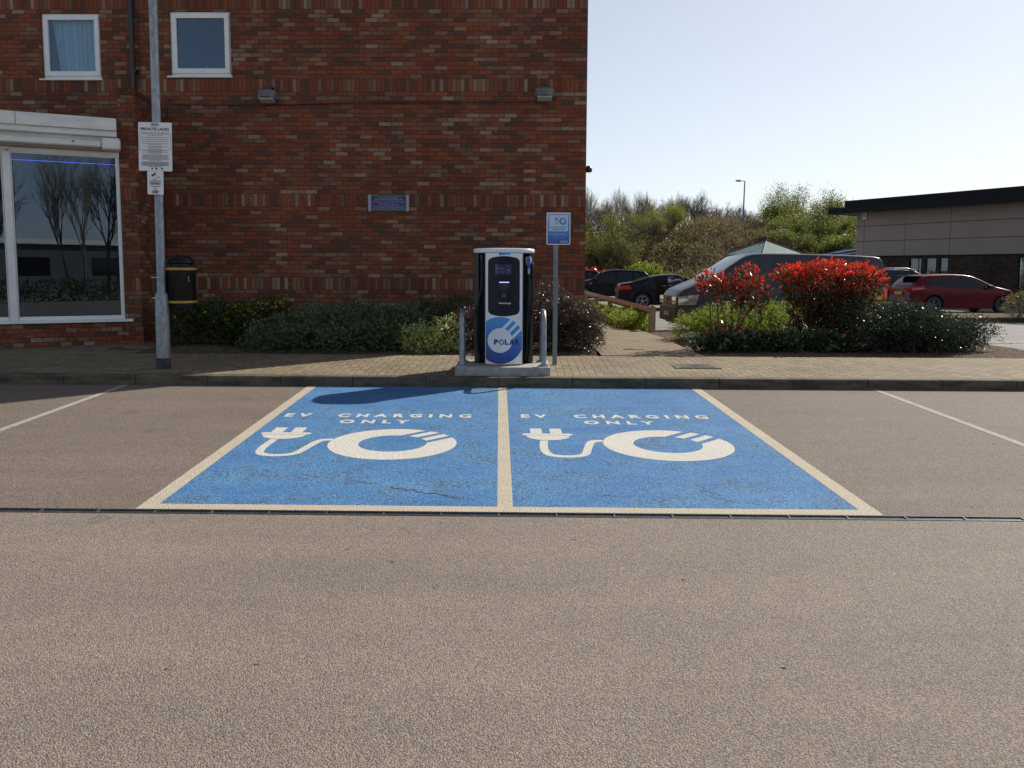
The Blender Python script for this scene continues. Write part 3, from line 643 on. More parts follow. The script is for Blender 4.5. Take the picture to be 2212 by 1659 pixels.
# downpipes and cable
xa, _ = FP(289, 100); _, zt = FP(290, 190)
b = MB(); b.tube([(xa, -.07, zt-.1), (xa, -.07, HT)], .042, 12); b.box(xa-.06, xa+.06, -.08, 0, zt+.25, zt+.31); b.tube([(xa+.10, -.02, zt), (xa+.10, -.02, HT)], .008, 6); obj('downpipe', b, m_pipe, bld, smooth=40)
xb, _ = FP(356, 480); _, z3 = FP(356, 380)
b = MB(); b.tube([(xb, -.06, .3), (xb, -.06, z3)], .036, 12); obj('downpipe', b, m_pipe, bld, smooth=40)
xc, zc = FP(368, 226); xd, zd = FP(1158, 221)
b = MB(); b.tube([(xc-.04, -.02, zc-.35), (xc-.04, -.02, zc+.06), (xc, -.02, zc+.09), (xc+.04, -.02, zc), (xc+1.8, -.02, zc-.02)], .008, 6); b.tube([(xc+1.8, -.02, zc-.02), ((xc+xd)/2, -.02, (zc+zd)/2+.01), (xd, -.02, zd)], .008, 6); obj('cable', b, m_pipe, bld)
# wall lights
def floodlight(px, py, label):
    p = FW(px, py, 0); t = thing('flood_light', label, 'wall light', p, -FA, 'flood lights on the brick wall'); t.scale = (1.05, 1.05, 1.15)
    b = MB(); b.box(-.07, .07, -.14, 0, .05, .16); b.box(-.09, .09, -.20, -.05, .045, .11); obj('bracket', b, m_pipe, t, bev=.01)
    b = MB()
    Mt = Matrix.Translation((0, -.16, .0)) @ Matrix.Rotation(R_(-18), 4, 'X')
    b.grid(lambda a, c: Mt @ Vector(((.165-.035*c)*math.cos(math.pi*a)*1.0, (-.09+.0*c)*math.sin(math.pi*a)**.6-.02, .055-.12*c)), 16, 4)
    b.grid(lambda a, c: Mt @ Vector(((.165)*math.cos(math.pi*a)*c, (-.11)*math.sin(math.pi*a)**.6*c, .058)), 16, 3)
    b.box(-.165, .165, -.02, .09, -.05, .055, 0, Mt); obj('housing', b, M('lamp_housing_grey', (.13, .13, .125), .5, .2, 10), t, smooth=35)
    b = MB(); b.box(-.12, .12, -.07, .07, -.085, -.05, 0, Mt); obj('lens', b, M('frosted_lens', (.42, .42, .40), .3, .1, 10), t, bev=.01)
floodlight(584, 212, 'grey flood light above the cable, left one, near the upper right window')
floodlight(1176, 208, 'grey flood light near the top right corner of the brick wall')
p = BM @ Vector((.0, .25, FP(1262, 362)[1])); t = thing('security_light', 'small dark dome light on the side edge of the brick building', 'wall light', p, -FA)
b = MB(); b.lathe([(0, .07), (.05, .05), (.07, 0), (.06, -.05), (0, -.06)], 12, 0, Matrix.Translation((.06, 0, 0))); obj('dome', b, m_pipe, t, smooth=True)
b = MB(); b.box(0, .03, -.05, .05, -.05, .05); obj('back_plate', b, m_pipe, t)
# LEDs inside the bay
g0 = NG('blue_led'); g0.set(base=(0, 0, .1), em=(.10, .14, 1.0), ems=3.0)
b = MB()
for i in range(84):
    x = -.06-i*.030; p = BX @ Vector((x, .12, 3.285+.003*math.sin(i*.05))); b.box(p.x-.004, p.x+.004, p.y-.004, p.y+.004, p.z-.004, p.z+.004)
tag(obj('light_string', b, g0.mat), 'line of tiny blue lights strung across the top of the bay glass', 'string lights')
# wall plaque
def board(name, label, cat, p, rz, wd, ht, face, tilt=0, th=.012, back=None, group=None):
    t = thing(name, label, cat, p, rz, group)
    if tilt: t.rotation_euler = (0, R_(tilt), rz)
    b = MB(); r = .012; P = [(sx*(wd/2-r)+r*math.cos(a)*1.0, sz*(ht/2-r)+r*math.sin(a)) for sx, sz, q in ((1, 1, 0), (-1, 1, 1), (-1, -1, 2), (1, -1, 3)) for a in [math.pi/2*(q+k/3) for k in range(4)]]
    b.prism(P[::-1], 0, th); obj('panel', b, face, t); return t
pA, pB = FP(796, 421), FP(883, 456); pw, ph = pB[0]-pA[0], pA[1]-pB[1]
t = board('wall_plaque', 'blue notice with green bands and grey ends fixed to the brick wall', 'sign', FW(839.5, 438.5, .03), -FA, pw, ph, M('plaque_blue', (.022, .022, .16), .35, .1, 6), th=.028)
b = MB(); b.box(-pw/2+.04, pw/2-.04, -.003, .0, ph/2-.028, ph/2-.002); m_pgr = M('plaque_green', (.05, .16, .04), .4, .1, 6); obj('green_band', b, m_pgr, t)
b = MB(); b.box(-pw/2+.04, pw/2-.04, -.003, 0, -ph/2+.002, -ph/2+.026); obj('green_band', b, m_pgr, t)
m_pg = M('plaque_grey', (.34, .35, .40), .35, .05, 6)
for xa_ in (-pw/2-.004, pw/2-.045):
    b = MB(); b.box(xa_, xa_+.049, -.008, .03, -ph/2-.004, ph/2+.004); obj('end_cap', b, m_pg, t)
b = MB()
for (s_, y, wd, bo) in (('Please safeguard your property.', .092, .36, .02), ('Users of this car park do so at their own risk.', .064, .49, .02), ('The proprietors accept no responsibility whatsoever for any', .036, .56, 0), ('loss or damage to vehicles or other property howsoever caused.', .009, .60, 0),
                        ('Closed Circuit TV in Operation', -.026, .34, .02), ('Please be advised that a closed circuit television camera system', -.056, .60, 0), ('(CCTV) is in operation at these premises.  Images are being', -.082, .55, 0), ('recorded for the purpose of crime prevention and public safety.', -.106, .60, 0)):
    put(b, text_mb(s_, wd, .019, bo), lambda x, y_, z, y=y: (x, -.004, z+y))
obj('lettering', b, M('plaque_white', (.55, .55, .62), .5, .05, 6), t)

# ------------------------------------------------------------------ tall lamp post with signs and bin
lp = on_z(354, 796, .255); LB = Vector((lp.x, lp.y, .252))
t = thing('lamp_post', 'tall galvanised lamp post with a thicker base, carrying two notices', 'lamp post', LB); t.rotation_euler = (R_(0), R_(.35), 0)
b = MB(); b.lathe([(.088, .14), (.086, .95), (.084, .98), (.055, 1.02), (.053, 4), (.050, 7.5)], 20); obj('pole', b, m_galv, t, smooth=40)
b = MB(); b.lathe([(.092, -.02), (.092, .145), (.086, .15)], 20); obj('base_sleeve', b, M('bitumen_sleeve', (.02, .018, .016), .8, .6, 14, var2=(.07, .06, .055)), t, smooth=40)
b = MB(); b.lathe([(0, .16), (.18, .12), (.30, .02), (.33, -.05), (.30, -.10), (.1, -.14), (0, -.14)], 18, 0, Matrix.Translation((0, -.15, 7.6))); b.tube([(0, 0, 7.4), (0, -.1, 7.6)], .05, 8); obj('lantern', b, M('lantern_grey', (.35, .36, .36), .4, .1, 5), t, smooth=40)
ps = on_y(335, 317, LB.y-.09); T1 = board('notice_board', 'white PRIVATE LAND notice with dense small print on the lamp post', 'sign', ps, R_(-2), .43, .615, m_signw, tilt=1.2)
b = MB(); F1 = lambda y: (lambda x, _, z: (x, -.003, z+y))
put(b, text_mb('PRIVATE LAND', .365, .036, .025), F1(.222)); 
put(b, ring_pts(.001, .0005) if False else MB().grid(lambda a, c: ((.055-.006*c)*math.cos(a*6.2832), 0, (.025-.004*c)*math.sin(a*6.2832)), 28, 1), F1(.277))
for i in range(4): b.box(-.034+i*.018, -.02+i*.018, -.0035, -.003, .269, .285)
lw = random.Random(3)
def plines(y0, y1, n, wd, mb):
    for i in range(n):
        y = y0+(y1-y0)*i/max(1, n-1); ww = wd*lw.uniform(.86, 1.0) if i < n-1 else wd*.5; x = -ww/2
        while x < ww/2-.004:
            l = min(lw.uniform(.008, .028), ww/2-x); mb.quad((x, -.003, y-.0032), (x+l, -.003, y-.0032), (x+l, -.003, y+.0032), (x, -.003, y+.0032)); x += l+.004
obj('lettering', b, m_ink, T1)
b = MB(); put(b, text_mb('Terms and Conditions', .365, .030, .0), F1(.178)); plines(.145, .145, 1, .39, b)
for y in (.118, .092, .066): plines(y, y, 2, .37, b)
plines(.040, .027, 2, .38, b); plines(.004, -.009, 2, .37, b); plines(-.028, -.028, 1, .34, b); plines(-.048, -.058, 2, .37, b); plines(-.070, -.082, 2, .34, b)
plines(-.103, -.172, 7, .37, b); plines(-.192, -.248, 7, .38, b); obj('small_print', b, m_inkmid, T1)
b = MB(); frame(b, -.205, .205, -.038, .158, .0018, -.0034, -.002); b.box(-.05, -.03, -.0035, -.002, -.285, -.265); b.lathe([(0, 0), (.014, 0)], 14, 0, Matrix.Translation((.015, -.0035, -.275)) @ Matrix.Rotation(R_(90), 4, 'X')); b.lathe([(.006, 0), (.014, 0)], 14, 0, Matrix.Translation((.09, -.0035, -.275)) @ Matrix.Rotation(R_(90), 4, 'X')); obj('mark', b, m_ink, T1)
ps = on_y(335.5, 395, LB.y-.09); T2 = board('camera_notice', 'small white CCTV IN OPERATION notice below the large board on the lamp post', 'sign', ps, R_(-2), .205, .295, m_signw, tilt=1.2)
b = MB(); put(b, text_mb('CCTV', .055, .017, .02), lambda x, _, z: (x, -.003, z+.045)); put(b, text_mb('IN OPERATION', .145, .017, .02), lambda x, _, z: (x, -.003, z+.022))
Mc = Matrix.Translation((-.015, -.003, .105)) @ Matrix.Rotation(R_(-35), 4, 'Y'); b.box(-.035, .028, -.001, .001, -.011, .012, 0, Mc); b.quad((.0, -.003, .10), (.006, -.003, .10), (.030, -.003, .074), (.024, -.003, .072)); b.box(.026, .052, -.0035, -.003, .072, .076); b.box(.050, .055, -.0035, -.003, .058, .09)
for y, n, wd in ((.002, 3, .15), (-.045, 1, .145), (-.098, 4, .09)):
    for i in range(n): yy = y-i*.0105; plines(yy, yy, 2, wd, b)
obj('lettering', b, m_ink, T2)
b = MB(); b.box(-.015, .015, -.0035, -.003, -.085, -.058); obj('mark', b, M('yellow_print', (.55, .40, .02), .5, .1, 6), T2)
# bin
bp = on_y(391, 615, LB.y+.16); t = thing('litter_bin', 'black domed litter bin with two gold bands strapped to the lamp post', 'bin', (bp.x, bp.y, bp.z-.31))
b = MB(); b.lathe([(0, 0), (.175, 0), (.185, .02), (.19, .50), (.195, .52)], 28); obj('body', b, m_blackgloss, t, smooth=40)
b = MB(); b.lathe([(.20, .50), (.205, .53), (.20, .555), (.155, .56), (.155, .585), (.178, .60), (.165, .65), (.12, .685), (.05, .70), (0, .702)], 28); obj('lid', b, m_blackgloss, t, smooth=40)
b = MB(); b.lathe([(.187, .07), (.198, .07), (.198, .100), (.187, .100)], 28); obj('band', b, m_gold, t, smooth=40)
b = MB(); b.lathe([(.193, .505), (.209, .505), (.209, .536), (.193, .536)], 28); obj('band', b, m_gold, t, smooth=40)
b = MB(); b.box(-.25, -.17, -.10, .02, .05, .45); obj('bracket', b, m_black, t)
for z_ in (.405, .135): b = MB(); b.box(-.30, -.18, -.23, -.225, z_, z_+.01); obj('clamp', b, m_silver, t)
b = MB(); b.box(.145, .155, -.125, -.122, .36, .42); b.box(.145, .165, -.125, -.122, .355, .362); obj('lock_plate', b, m_gold, t)

# ------------------------------------------------------------------ charger, plinth, hoops, sign post
PH = .352
t = thing('concrete_plinth', 'low concrete plinth under the charger at the kerb edge', 'plinth', (.05, 10.62, .24), -FA*.5)
b = MB(); b.box(-.60, .61, -.45, .42, -.03, .112); obj('slab', b, m_conc, t, bev=.008)
CH = thing('ev_charger', 'black and white electric vehicle charger with a large blue ring logo', 'charger', (.062, 10.70, PH))
HC = 1.495                                                # body height
def cfy(x): return -.335+.42*x*x/.24*.55                  # curved front panel, y at x
def oval(s=1.0, n=40, k=.0):
    out = []
    for i in range(n):
        a = 2*math.pi*i/n; c, s_ = math.cos(a), math.sin(a); x = .40*math.copysign(abs(c)**.62, c)*s; y = .335*math.copysign(abs(s_)**.85, s_)*s; out.append((x, y))
    return out
b = MB(); P = oval(.97); n = len(P)                       # rear shell = the back part of the oval, up to y=-.12
back = [(x, y) for x, y in P if y > -.10]; back.sort(key=lambda q: math.atan2(q[1]+.10, q[0]))
inner = [(x*.86, max(-.10, y-.04)) for x, y in back][::-1]
poly = back+inner; nn = len(poly)
b.add([(x, y, .01) for x, y in poly]+[(x, y, HC-.05) for x, y in poly], [(i, (i+1) % nn, (i+1) % nn+nn, i+nn) for i in range(nn)]); obj('rear_shell', b, m_black, CH, smooth=40)
b = MB(); b.box(-.225, .225, -.22, .10, .02, HC-.05); b.box(-.335, .335, .02, .2, .02, HC-.05); obj('core', b, m_blackrub, CH)
b = MB(); P1 = oval(1.01); P0 = oval(.99)
Z = [(.975, HC-.052), (1.0, HC-.045), (1.008, HC-.02), (1.0, HC-.004), (.97, HC+.004), (.5, HC+.012), (0, HC+.014)]
Po = oval(1); vs = []; fs = []
for s_, z in Z: vs += [(x*s_, y*s_-.005, z) for x, y in Po]
n = len(Po)
for i in range(len(Z)-1):
    for k in range(n): fs.append((i*n+k, i*n+(k+1) % n, (i+1)*n+(k+1) % n, (i+1)*n+k))
fs.append(tuple(range(n))[::-1]); b.add(vs, fs); obj('top_cap', b, m_chipw, CH, smooth=50)
b = MB(); PW = .235
b.grid(lambda a, c: (PW*(2*a-1), cfy(PW*(2*a-1)), .012+(HC-.068)*c), 24, 1); b.grid(lambda a, c: (PW*(2*a-1), cfy(PW*(2*a-1))+.0, .012)[:2]+(.012,) if c else (PW*(2*a-1), -.2, .012), 24, 1)
for s_ in (-1, 1): b.box(s_*PW-.004, s_*PW+.004, cfy(PW)-.001, -.1, .012, HC-.056)
obj('front_panel', b, m_chipw, CH, smooth=40)
b = MB()
for s_ in (-1, 1): b.box(s_*(PW+.004)-.003, s_*(PW+.004)+.003, cfy(PW)-.006, -.12, .012, HC-.056)
obj('trim', b, m_silver, CH)
def onpanel(off): return lambda x, y, z: (x, cfy(x)-off, z)
# black screen surround, rounded with bowed top and bottom
def bowl(x0, x1, z0, z1, mb, off, rc=.045, bow=.035, seg=10, nx=24):
    def edge(x, top):
        u = (x-(x0+x1)/2)/((x1-x0)/2); h = bow*(1-u*u); d = (x1-x0)/2*(1-abs(u)); c = rc-math.sqrt(max(0, rc*rc-(rc-d)**2)) if d < rc else 0
        return (z1-bow+h-c) if top else (z0+bow-h+c)
    def fn(a, c):
        uu = math.sin((a-.5)*math.pi); x = (x0+x1)/2+uu*(x1-x0)/2; return (x, cfy(x)-off, edge(x, 0)*(1-c)+edge(x, 1)*c)
    mb.grid(fn, nx*2, 6)
b = MB(); bowl(-.205, .202, .634, 1.400, b, .004); surround = obj('screen_surround', b, M('dark_navy_panel', (.008, .009, .017), .35, .1, 4, spec=.25), CH)
g = NG('screen_glass'); g.set(base=(.005, .006, .014), rough=.1, em=(.014, .017, .06), ems=.45)
b = MB(); put(b, MB().grid(lambda a, c: (-.115+.215*a, 0, 1.162+.135*c), 6, 1), onpanel(.007)); scr = obj('screen', b, g.mat, CH)
b = MB()
for x0, x1, z in ((-.10, -.01, 1.247), (-.10, .015, 1.234), (-.09, .085, 1.197)): put(b, MB().grid(lambda a, c: (x0+(x1-x0)*a, 0, z+.004*c), 3, 1), onpanel(.008))
put(b, MB().grid(lambda a, c: (.048+.018*a, 0, 1.212+.024*c), 2, 1), onpanel(.008)); put(b, MB().grid(lambda a, c: (.044+.026*a, 0, 1.267+.004*c), 2, 1), onpanel(.008))
g = NG('screen_text'); g.set(base=(.05, .05, .07), em=(.35, .37, .5), ems=.12); obj('screen_text', b, g.mat, CH)
b = MB(); put(b, MB().grid(lambda a, c: (-.075+.155*a, 0, .985+.10*c), 6, 1), onpanel(.012)); rd = obj('card_reader', b, m_blackrub, CH)
b = MB(); put(b, MB().grid(lambda a, c: (-.06+.125*a, 0, 1.063+.010*c), 4, 1), onpanel(.016)); g = NG('blue_light_bar'); g.set(base=(.1, .1, .3), em=(.42, .40, 1.0), ems=1.6); obj('light_bar', b, g.mat, CH)
b = MB()
for r0, r1 in ((0, .012), (.03, .034)): put(b, MB().grid(lambda a, c: ((r0+(r1-r0)*c)*math.cos(a*6.283)*1.1, 0, 1.027+(r0+(r1-r0)*c)*.8*math.sin(a*6.283)), 20, 1), onpanel(.014))
for q in (.018, .026): put(b, MB().grid(lambda a, c: ((q+.003*c)*math.cos(-.8+1.6*a), 0, 1.027+(q+.003*c)*math.sin(-.8+1.6*a)), 8, 1), onpanel(.0145))
for x0, x1 in ((-.04, .05),): put(b, MB().grid(lambda a, c: (x0+(x1-x0)*a, 0, .967+.006*c), 3, 1), onpanel(.006))
obj('mark', b, M('faint_print', (.09, .09, .085), .5, .1, 6), CH)
bt = MB(); bt.lathe([(0, .012), (.034, .012), (.036, 0)], 20, 0, Matrix.Translation((.0, cfy(0)-.006, .898)) @ Matrix.Rotation(R_(90), 4, 'X')); btn = obj('stop_button', bt, m_black, CH, smooth=40)
bt = MB(); bt.lathe([(.008, .016), (.013, .016)], 16, 0, Matrix.Translation((.0, cfy(0)-.006, .898)) @ Matrix.Rotation(R_(90), 4, 'X')); bt.lathe([(.018, .016), (.023, .016)], 18, 0, Matrix.Translation((.0, cfy(0)-.006, .898)) @ Matrix.Rotation(R_(90), 4, 'X')); obj('button_ring', bt, M('orange_ring', (.40, .07, .02), .4, .1, 9), btn)
b = MB(); put(b, text_mb('Ultracharge', .155, .030, .03), lambda x, y, z: onpanel(.006)(x+.01, y, z+.800)); obj('lettering', b, M('lettering_white', (.62, .62, .66), .4, .05, 5), CH)
b = MB(); put(b, MB().grid(lambda a, c: (-.066+.148*a, 0, 1.412+.044*c+(1-c)*(.010*a)), 8, 2), onpanel(.004)); g = NG('label_blue'); s = g.sep(g.coord()); g.set(base=g.mix(g.m('MULTIPLY', g.m('ADD', s[0], .07), 6, clamp=True), (.03, .18, .50), (.10, .40, .68)), rough=.3); obj('brand_label', b, g.mat, CH)
# ring logo on the lower panel
g = NG('logo_blue_gradient'); s = g.sep(g.coord()); f = g.m('ADD', g.m('MULTIPLY', g.m('SUBTRACT', s[2], .06), 1.45), g.m('MULTIPLY', s[0], .45), clamp=True)
g.set(base=g.ramp(f, [(0, (.014, .045, .27)), (.28, (.018, .10, .42)), (.58, (.028, .23, .62)), (1, (.05, .34, .72))]), rough=.3, coat=.3)
b = MB(); rz = .322; put(b, ring_pts(.303, .160), lambda x, y, z: onpanel(.003)(max(-.231, min(.231, x-.05)), y, z+rz)); obj('ring_logo', b, g.mat, CH)
b = MB()
for ch, x in (('P', -.052), ('L', .087), ('A', .150), ('R', .219)):
    pass
for ch, xc, wd in (('P', -.101, .053), ('L', .036, .044), ('A', .105, .070), ('R', .172, .053)): put(b, text_mb(ch, wd, .070, .05), lambda x, y, z: onpanel(.005)(x+xc, y, z+.302))
obj('lettering', b, M('lettering_navy', (.022, .014, .12), .35, .1, 5), CH)
b = MB(); put(b, ring_pts(.036, .020, 2, 24), lambda x, y, z: onpanel(.0055)(x-.030, y, z+.302)); obj('lettering', b, M('letter_o_blue', (.04, .20, .45), .35, .2, 30), CH)
# connectors and cables
def gun(mb, x, y, z, k=1):
    mb.tube([(x, y, z+.11), (x, y-.01, z+.09), (x, y-.01, z+.0), (x, y, z-.07)], [.02*k, .028*k, .024*k, .017*k], 10)
b = MB(); b.lathe([(0, .07), (.035, .065), (.042, .03), (.038, -.01), (.02, -.05), (0, -.05)], 16, 0, Matrix.Translation((.318, -.13, 1.33)) @ Matrix.Scale(.6, 4, (0, 1, 0))); b.lathe([(.018, 0), (.016, -.05), (.013, -.09)], 12, 0, Matrix.Translation((.322, -.15, 1.25))); cn1 = obj('connector', b, M('connector_white', (.50, .52, .55), .3, .05, 8), CH, smooth=40)
b = MB(); b.box(.302, .338, -.205, -.15, 1.245, 1.385); obj('grip', b, M('connector_blue', (.02, .09, .32), .3, .1, 8), cn1, bev=.008)
b = MB(); b.box(.355, .372, -.14, -.06, 1.26, 1.285); gun(b, .365, -.12, 1.20, 1.0); b.tube([(.368, -.12, 1.24), (.372, -.13, 1.12)], .024, 10); obj('connector', b, m_blackgloss, CH, smooth=50)
b = MB(); gun(b, -.285, -.12, 1.33, .9); b.box(-.31, -.26, -.13, 0, 1.24, 1.28); obj('connector', b, m_black, CH, smooth=50)
def cable(pts, r, lab=None): 
    b = MB(); b.tube(catmull(pts, 8), r, 10); return obj('cable', b, m_blackgloss, CH, smooth=True)
cable([(-.285, -.12, 1.27), (-.283, -.14, 1.12), (-.30, -.16, .95), (-.335, -.16, .78), (-.342, -.15, .5), (-.34, -.14, .2), (-.31, -.15, .05)], .019)
cable([(.322, -.15, 1.17), (.324, -.16, 1.0), (.312, -.17, .6), (.30, -.16, .2), (.285, -.15, .08), (.270, -.12, .07), (.262, -.08, .3), (.262, -.05, .8)], .016)
cable([(.37, -.13, 1.13), (.371, -.15, .95), (.352, -.16, .6), (.338, -.16, .25), (.328, -.15, .09), (.31, -.12, .07), (.295, -.08, .3), (.29, -.05, .8)], .018)
def hoop(x, label):
    t = thing('guard_hoop', label, 'barrier', (x, 10.52, PH), 0, 'steel hoops beside the charger')
    b = MB(); h, w2 = .69, .25; pts = [(0, -w2, 0), (0, -w2, h-.17)]+[(0, -w2+.17-.17*math.cos(a), h-.17+.17*math.sin(a)) for a in [math.pi/2*k/7 for k in range(1, 8)]]
    pts += [(0, w2-.17+.17*math.sin(a), h-.17+.17*math.cos(a)) for a in [math.pi/2*k/7 for k in range(0, 8)]]+[(0, w2, 0)]
    b.tube(pts, .031, 14); obj('tube', b, m_galv, t, smooth=40)
    for y in (-w2, w2):
        b = MB(); b.lathe([(0, .012), (.075, .012), (.08, .0)], 16, 0, Matrix.Translation((0, y, 0)));
        for k in range(4): b.lathe([(0, .026), (.011, .026), (.011, .012)], 6, 0, Matrix.Translation((.055*math.cos(k*1.57+.78), y+.055*math.sin(k*1.57+.78), 0)))
        obj('foot_plate', b, m_galv, t, smooth=30)
hoop(-.475, 'galvanised hoop on the plinth left of the charger'); hoop(.572, 'galvanised hoop on the plinth right of the charger')
q = on_z(1198, 788, .265); t = thing('sign_post', 'slim grey square post carrying the charge point sign right of the charger', 'sign post', (q.x, q.y, .26))
b = MB(); b.box(-.031, .031, -.02, .02, -.02, 2.05); obj('post', b, m_polegrey, t, bev=.004)
b = MB(); b.box(-.06, .06, -.04, .04, 0, .004); obj('footing', b, M('mortar_patch', (.42, .38, .30), .9, .3, 30), t)
sp = on_y(1206.5, 494, q.y-.035)
g = NG('sign_blue_gradient'); s = g.sep(g.coord()); g.set(base=g.ramp(g.m('ADD', g.m('MULTIPLY', s[2], 2.3), .5), [(0, (.03, .075, .33)), (.5, (.08, .24, .58)), (1, (.20, .42, .74))]), rough=.35)
S1 = board('charge_point_sign', 'blue and white ELECTRIC VEHICLE CHARGE POINT sign on the slim grey post', 'sign', sp, 0, .325, .435, m_signw, th=.006)
b = MB(); b.box(-.150, .150, -.003, -.0005, -.205, .205); obj('face', b, g.mat, S1, bev=.001)
b = MB(); b.box(-.128, .128, -.006, -.003, -.035, .185); obj('inset', b, M('pale_inset', (.50, .58, .68), .4, .03, 4), S1)
b = MB(); put(b, plug_logo(.085), lambda x, y, z: (x+.058, -.008, z+.10)); put(b, text_mb('ELECTRIC VEHICLE', .215, .0185, .03), lambda x, y, z: (x, -.008, z+.017)); put(b, text_mb('CHARGE POINT', .175, .0185, .03), lambda x, y, z: (x, -.008, z-.012)); obj('emblem', b, M('sign_blue_print', (.06, .20, .48), .4, .1, 8), S1)
b = MB(); put(b, text_mb('For access, please visit', .16, .012, 0), lambda x, y, z: (x, -.005, z-.062)); put(b, text_mb('www.polar-network.com', .22, .014, .02), lambda x, y, z: (x, -.005, z-.082)); put(b, text_mb('24/7 emergency helpline:', .15, .011, 0), lambda x, y, z: (x, -.005, z-.12)); put(b, text_mb('0203 874 51', .10, .010, 0), lambda x, y, z: (x, -.005, z-.136)) if False else None
put(b, text_mb('POLAR', .10, .022, .04), lambda x, y, z: (x+.08, -.005, z-.175)); obj('lettering', b, M('sign_pale_print', (.55, .60, .72), .4, .05, 8), S1)
# inspection cover
c1, c2 = on_z(1452, 787, .262), on_z(1552, 798, .262)
t = thing('inspection_cover', 'rectangular cast iron cover set in the block paving', 'manhole cover', (2.70, 11.02, pz(2.7, 11.02)+.003), -.033)
b = MB(); frame(b, -.30, .30, -.22, .22, .022, 0, 0); b = MB(); b.box(-.31, .31, -.23, .23, -.01, .003); obj('frame', b, M('cover_frame', (.10, .085, .07), .8, .3, 20), t)
b = MB(); b.box(-.28, .28, -.20, .20, -.01, .006)
for k in range(1, 7):
    a = k/7.; 
    for (x0, x1, y0, y1) in ((-.28*a, .28*a, -.2*a, -.2*a+.010), (-.28*a, .28*a, .2*a-.010, .2*a), (-.28*a, -.28*a+.010, -.2*a+.012, .2*a-.012), (.28*a-.010, .28*a, -.2*a+.012, .2*a-.012)):
        n = max(1, int(max(x1-x0, y1-y0)/.05))
        for i in range(n):
            if x1-x0 > y1-y0: b.box(x0+(x1-x0)*i/n+.006, x0+(x1-x0)*(i+1)/n-.006, y0, y1, .006, .010)
            else: b.box(x0, x1, y0+(y1-y0)*i/n+.006, y0+(y1-y0)*(i+1)/n-.006, .006, .010)
obj('cover_plate', b, m_iron, t)

# ------------------------------------------------------------------ rear retail building
ca = on_z(1848, 590, .0)                                 # only used for the direction of the corner
CY = 46.0; cx = on_y(1848, 555, CY).x; C0 = Vector((cx, CY, 0))
WD = Vector((.47, -.883, 0)).normalized(); RZB = math.atan2(WD.y, WD.x)
shop = thing('retail_building', 'low building with grey cladding panels over dark brick and a dark flat roof', 'building', C0, RZB)
SBM = wm(shop); SBI = SBM.inverted()
def SP(px, py, d=0):
    o = SBI @ Vector((0, 0, EYE)); r = SBI.to_3x3() @ ray(px, py); t = (-d-o.y)/r.y; p = o+r*t; return p.x, p.z
m_clad = None
g = NG('cladding_panels'); co = g.coord(); s = g.sep(co)
zc0 = SP(2052, 550.5)[1]; zc1 = zc0+2.9; zs = [SP(2052, y)[1] for y in (551.0, 515.4, 479.4)]
d = None
for z in zs+[zc1+.02]:
    e = g.m('ABSOLUTE', g.m('SUBTRACT', s[2], z)); d = e if d is None else g.m('MINIMUM', d, e)
xs_ = [SP(x, 520)[0] for x in (1866, 1954.5, 2052, 2290)]
dv = None
for x in xs_:
    e = g.m('ABSOLUTE', g.m('SUBTRACT', s[0], x)); dv = e if dv is None else g.m('MINIMUM', dv, e)
c = g.mix(g.noise(g.mapping(co, (1, 1, .4)), .8, 3), (.27, .215, .190), (.32, .26, .235)); c = g.mix(g.m('LESS_THAN', d, .022), c, (.07, .06, .06)); c = g.mix(g.m('LESS_THAN', dv, .035), c, (.17, .145, .138))
g.set(base=c, rough=.6); m_clad = g.mat
m_dkbrick = brick_mat('dark_brick', [], [(0, (.045, .032, .026)), (.3, (.060, .042, .033)), (.6, (.035, .026, .022)), (.8, (.075, .05, .04))], mortar=(.05, .045, .04))
LW = 34
b = MB(); b.box(0, LW, .0, 14, zc0, SP(1860, 455)[1]+.0); ztop = SP(1850, 462)[1]; b = MB(); b.box(0, LW, 0, 14, zc0, ztop+.5); obj('cladding', b, m_clad, shop)
wins = [(SP(a, 570)[0], SP(c, 570)[0]) for a, c in ((1961, 1988), (1996, 2020), (2026, 2046), (2197, 2260))]
wz1 = SP(2000, 556)[1]
b = MB(); wall_holes(b, .12, LW, -.1, zc0+.0, [(a, c, .75, wz1) for a, c in wins], .12, Matrix.Translation((0, .12, 0))); b.box(.12, .13, .12, 13, -.1, zc0); obj('wall', b, m_dkbrick, shop)
b = MB(); b.box(-1.0, LW, -1.0, 14.5, ztop, ztop+.22); obj('soffit', b, M('soffit_grey', (.14, .145, .14), .6, .1, 3), shop)
m_fas = M('dark_fascia', (.011, .012, .013), .7, .15, 3, spec=.2)
b = MB(); b.box(-1.1, LW, -1.1, -1.0, ztop-.02, ztop+.32); b.box(-1.1, -1.0, -1.0, 14.5, ztop-.02, ztop+.32); b.box(-.4, LW, -.6, 14, ztop+.32, ztop+.72); b.box(-1.1, LW, -1.0, 14.5, ztop+.24, ztop+.318); obj('roof', b, m_fas, shop)
